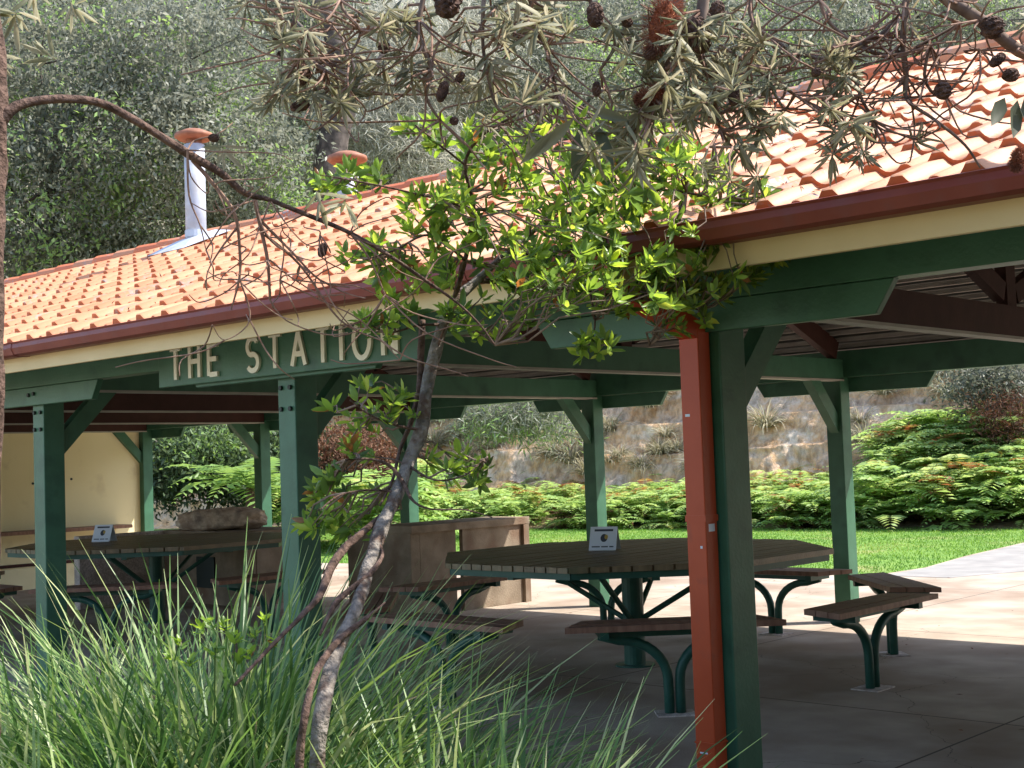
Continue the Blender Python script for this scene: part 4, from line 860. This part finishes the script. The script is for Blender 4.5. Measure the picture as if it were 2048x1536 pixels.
# the second banksia hangs its boughs in from above right; its trunk stands outside the frame
b2 = base(2500, 4.2, -.06); ob = thing('banksia_tree', 'banksia boughs with dark cones and grey leaves hanging in from above', 'tree', b2); inv = Vector(b2)
tk = MB(); ptube(tk, [(2500, 2200, 150, 4.2), (2480, 1200, 140, 4.2), (2460, 500, 125, 4.2), (2440, 0, 115, 4.1), (2380, -400, 95, 4.0)], 14, 8, .3); tk.build('trunk', M['darkbark'], ob, smooth=True)
br = MB(); sk2 = []
boughs = [[(2440, 0, 90, 4.1), (2300, -120, 70, 4.0), (2100, -200, 55, 3.95), (1800, -220, 45, 3.9), (1400, -200, 40, 3.85), (1000, -160, 32, 3.8), (700, -140, 24, 3.75), (450, -120, 16, 3.7)],
          [(2380, -60, 50, 4.0), (2200, 100, 34, 3.9), (2060, 110, 27, 3.85), (1960, 40, 26, 3.8), (1900, 0, 26, 3.8), (1830, -60, 30, 3.8)],
          [(1810, -200, 22, 3.9), (1812, 0, 14, 3.85), (1806, 80, 13, 3.85), (1812, 150, 12, 3.85), (1815, 200, 9, 3.85), (1870, 240, 7, 3.86), (1930, 290, 6, 3.88), (1960, 335, 4, 3.9)],
          [(1420, -200, 24, 3.85), (1412, -60, 22, 3.8), (1405, 20, 24, 3.8), (1396, 90, 22, 3.8), (1420, 170, 10, 3.8), (1440, 260, 6, 3.8)], [(1340, -200, 18, 3.8), (1360, -40, 20, 3.8), (1345, 60, 20, 3.78), (1330, 130, 15, 3.78), (1310, 200, 10, 3.78)],
          [(880, -150, 14, 3.78), (838, 40, 10, 3.75), (845, 90, 10, 3.75), (862, 140, 9, 3.76), (852, 190, 7, 3.77), (880, 240, 5, 3.78), (930, 290, 3, 3.8)], [(980, -150, 14, 3.8), (965, 50, 8, 3.8), (975, 150, 6, 3.8), (1000, 220, 5, 3.8), (1050, 210, 4, 3.8)],
          [(620, -130, 13, 3.74), (596, 0, 9, 3.7), (590, 60, 9, 3.7), (610, 110, 8, 3.7), (650, 140, 6, 3.7), (700, 170, 4, 3.7)], [(1080, -150, 14, 3.8), (1060, 30, 9, 3.8), (1090, 90, 8, 3.8), (1105, 150, 7, 3.8), (1115, 190, 5, 3.8)],
          [(1560, -200, 16, 3.88), (1500, -20, 10, 3.85), (1520, 60, 9, 3.85), (1600, 105, 8, 3.85), (1660, 115, 8, 3.85), (1760, 70, 9, 3.86), (1800, 30, 8, 3.86)], [(1660, -200, 16, 3.88), (1640, 0, 9, 3.85), (1700, 80, 8, 3.85), (1780, 110, 8, 3.85), (1860, 80, 6, 3.85), (1920, 45, 5, 3.85)],
          [(1700, 110, 7, 3.85), (1720, 190, 7, 3.85), (1745, 240, 6, 3.85), (1740, 280, 5, 3.85), (1790, 285, 4, 3.85), (1815, 270, 4, 3.85)], [(1860, 90, 7, 3.85), (1850, 160, 7, 3.86), (1890, 190, 6, 3.87), (1960, 100, 5, 3.87)], [(1440, 90, 7, 3.8), (1500, 130, 6, 3.8), (1590, 190, 5, 3.82), (1680, 230, 4, 3.84), (1740, 230, 3, 3.85)],
          [(1200, -180, 14, 3.82), (1180, 0, 9, 3.8), (1230, 80, 7, 3.8), (1200, 140, 6, 3.8)], [(700, -140, 10, 3.74), (680, 0, 7, 3.7), (720, 60, 6, 3.7), (700, 110, 4, 3.7)]]
for s_ in boughs: sk2 += ptube(br, s_, 8, 5, .12)
br.build('boughs', M['twig'], ob, smooth=True)
fine = MB(); lst = []; big = []
allp = [q for s_ in boughs for q in s_ if -60 < q[1] < 260 and q[0] < 2150]
for _ in range(330):
    u, v, w_, Z = random.choice(allp); du, dv = random.gauss(0, 85), random.gauss(25, 55)
    if v+dv > 330: continue
    ptube(fine, [(u, v, 5, Z), (u+du*.4+random.gauss(0, 14), v+dv*.6, 4.4, Z+random.gauss(0, .08)), (u+du, v+dv, 3.6, Z), (u+du*1.25+random.gauss(0, 14), v+dv*1.1+random.gauss(-8, 18), 2.6, Z+random.gauss(0, .08))], 5, 3)
    if random.random() < (.34 if u+du < 1450 else .12): rosette(pp(u+du, v+dv, Z+random.gauss(0, .1)), Vector((0, 0, -.6))+rv()*.6, random.randint(9, 16), random.uniform(.05, .085), lst, .25, 1, random.uniform(.08, .14), (.3, 1.6))
for (cu, cv, ru, rv2, n) in ((1330, 210, 170, 100, 24), (1240, 330, 150, 70, 8), (900, 130, 200, 60, 6), (1500, 230, 120, 60, 14), (1480, 120, 130, 70, 12), (620, 160, 90, 70, 10), (560, 60, 80, 60, 6), (760, 50, 120, 50, 10), (1050, 60, 150, 50, 12), (1330, 90, 110, 60, 14), (1650, 190, 60, 40, 5), (1430, 320, 70, 60, 6), (540, 200, 30, 30, 3), (700, 210, 40, 40, 3), (1730, 250, 30, 30, 2)):
    for _ in range(n):
        u, v = random.gauss(cu, ru*.5), random.gauss(cv, rv2*.5); Z = 3.8+random.gauss(0, .16); e = pp(u, v, Z); s0 = min(sk2, key=lambda s: (s-e).length); fine.tube(limb_path(s0, e, 4, .5), [.005, .004, .0035, .003, .002], 5)
        rosette(e, Vector((0, 0, -.5))+rv()*.5, random.randint(10, 16), random.uniform(.055, .10), lst, .25, 1, random.uniform(.08, .16), (.3, 1.6))
for (u, v, u2, v2, wpx, tn) in ((1162, 250, 1150, 365, 30, .12), (1190, 245, 1228, 330, 26, .1), (1150, 235, 1060, 320, 24, .5), (1110, 260, 1040, 330, 18, .55), (2010, 195, 1985, 250, 30, .1), (2035, 200, 2030, 275, 34, .08), (2050, 190, 2075, 270, 34, .1), (1180, 220, 1260, 240, 22, .3)):
    a = pp(u, v, 3.7); b_ = pp(u2, v2, 3.66); d = b_-a; big.append((a, d.normalized(), -Vector(F)+rv()*.3, d.length, wpx*3.7/FPX, tn))
fine.build('twigs', M['twigr'], ob); leaf_obj('leaves', lst, M['bleaf'], ob); leaf_obj('large_leaves', big, M['bleaf'], ob)
for (u, v, a, b_, m, an) in ((895, 4, 30, 38, 'cone', .1), (1190, 30, 19, 30, 'cone', 0), (1325, 45, 44, 58, 'brush', .35), (1398, 70, 26, 44, 'cone', -.2), (768, 95, 13, 15, 'cone', .5), (555, 75, 12, 10, 'cone', 0), (606, 70, 14, 12, 'cone', .9), (612, 150, 12, 28, 'cone', .5), (600, 212, 12, 24, 'cone', 1.3), (885, 183, 12, 26, 'cone', .3),
                             (920, 155, 9, 15, 'cone', .6), (908, 242, 10, 10, 'cone', 0), (1193, 178, 10, 18, 'cone', 0), (1470, 190, 14, 26, 'cone', .2), (1985, 55, 26, 26, 'cone', .3), (2022, 150, 18, 16, 'cone', 0), (1886, 182, 19, 20, 'cone', .4), (1305, 190, 24, 34, 'brush', 1.2), (1632, 145, 11, 10, 'cone', 0), (1300, 110, 13, 13, 'cone', 0), (1255, 45, 12, 12, 'cone', 0), (1995, 120, 12, 22, 'cone', .9), (2035, 320, 18, 20, 'brush', .2), (1435, 20, 16, 22, 'cone', .2), (560, 110, 7, 10, 'cone', 0)):
    if m == 'brush':
        o_ = cone(u, v, 3.72, a*.62, b_*.9, M['brush'], ob, inv, an); k = 3.72/FPX; n = 1500; c = np.array(pp(u, v, 3.72)); th = rng.uniform(.15, 2.99, n); ph = rng.uniform(0, 6.283, n)
        ax = U*math.cos(an)+R*math.sin(an); sx = R*math.cos(an)-U*math.sin(an); rd = sx*np.cos(ph)[:, None]+F*np.sin(ph)[:, None]
        P_ = c+ax*(np.cos(th)*b_*k*.9)[:, None]+rd*(np.sin(th)*a*k*.5)[:, None]; D_ = rd*np.sin(th)[:, None]+ax*(np.cos(th)*.6)[:, None]+rng.normal(0, .28, (n, 3))
        V, Q, t = leaves(P_, D_, rnd_dir(n), rng.uniform(.35, .75, n)*a*k, np.full(n, .0016), rng.uniform(0, 1, n)); np_mesh('bristles', M['bristle'], V, Q, t, o_)
        continue
    cone(u, v, 3.72, a, b_, M[m], ob, inv, an)
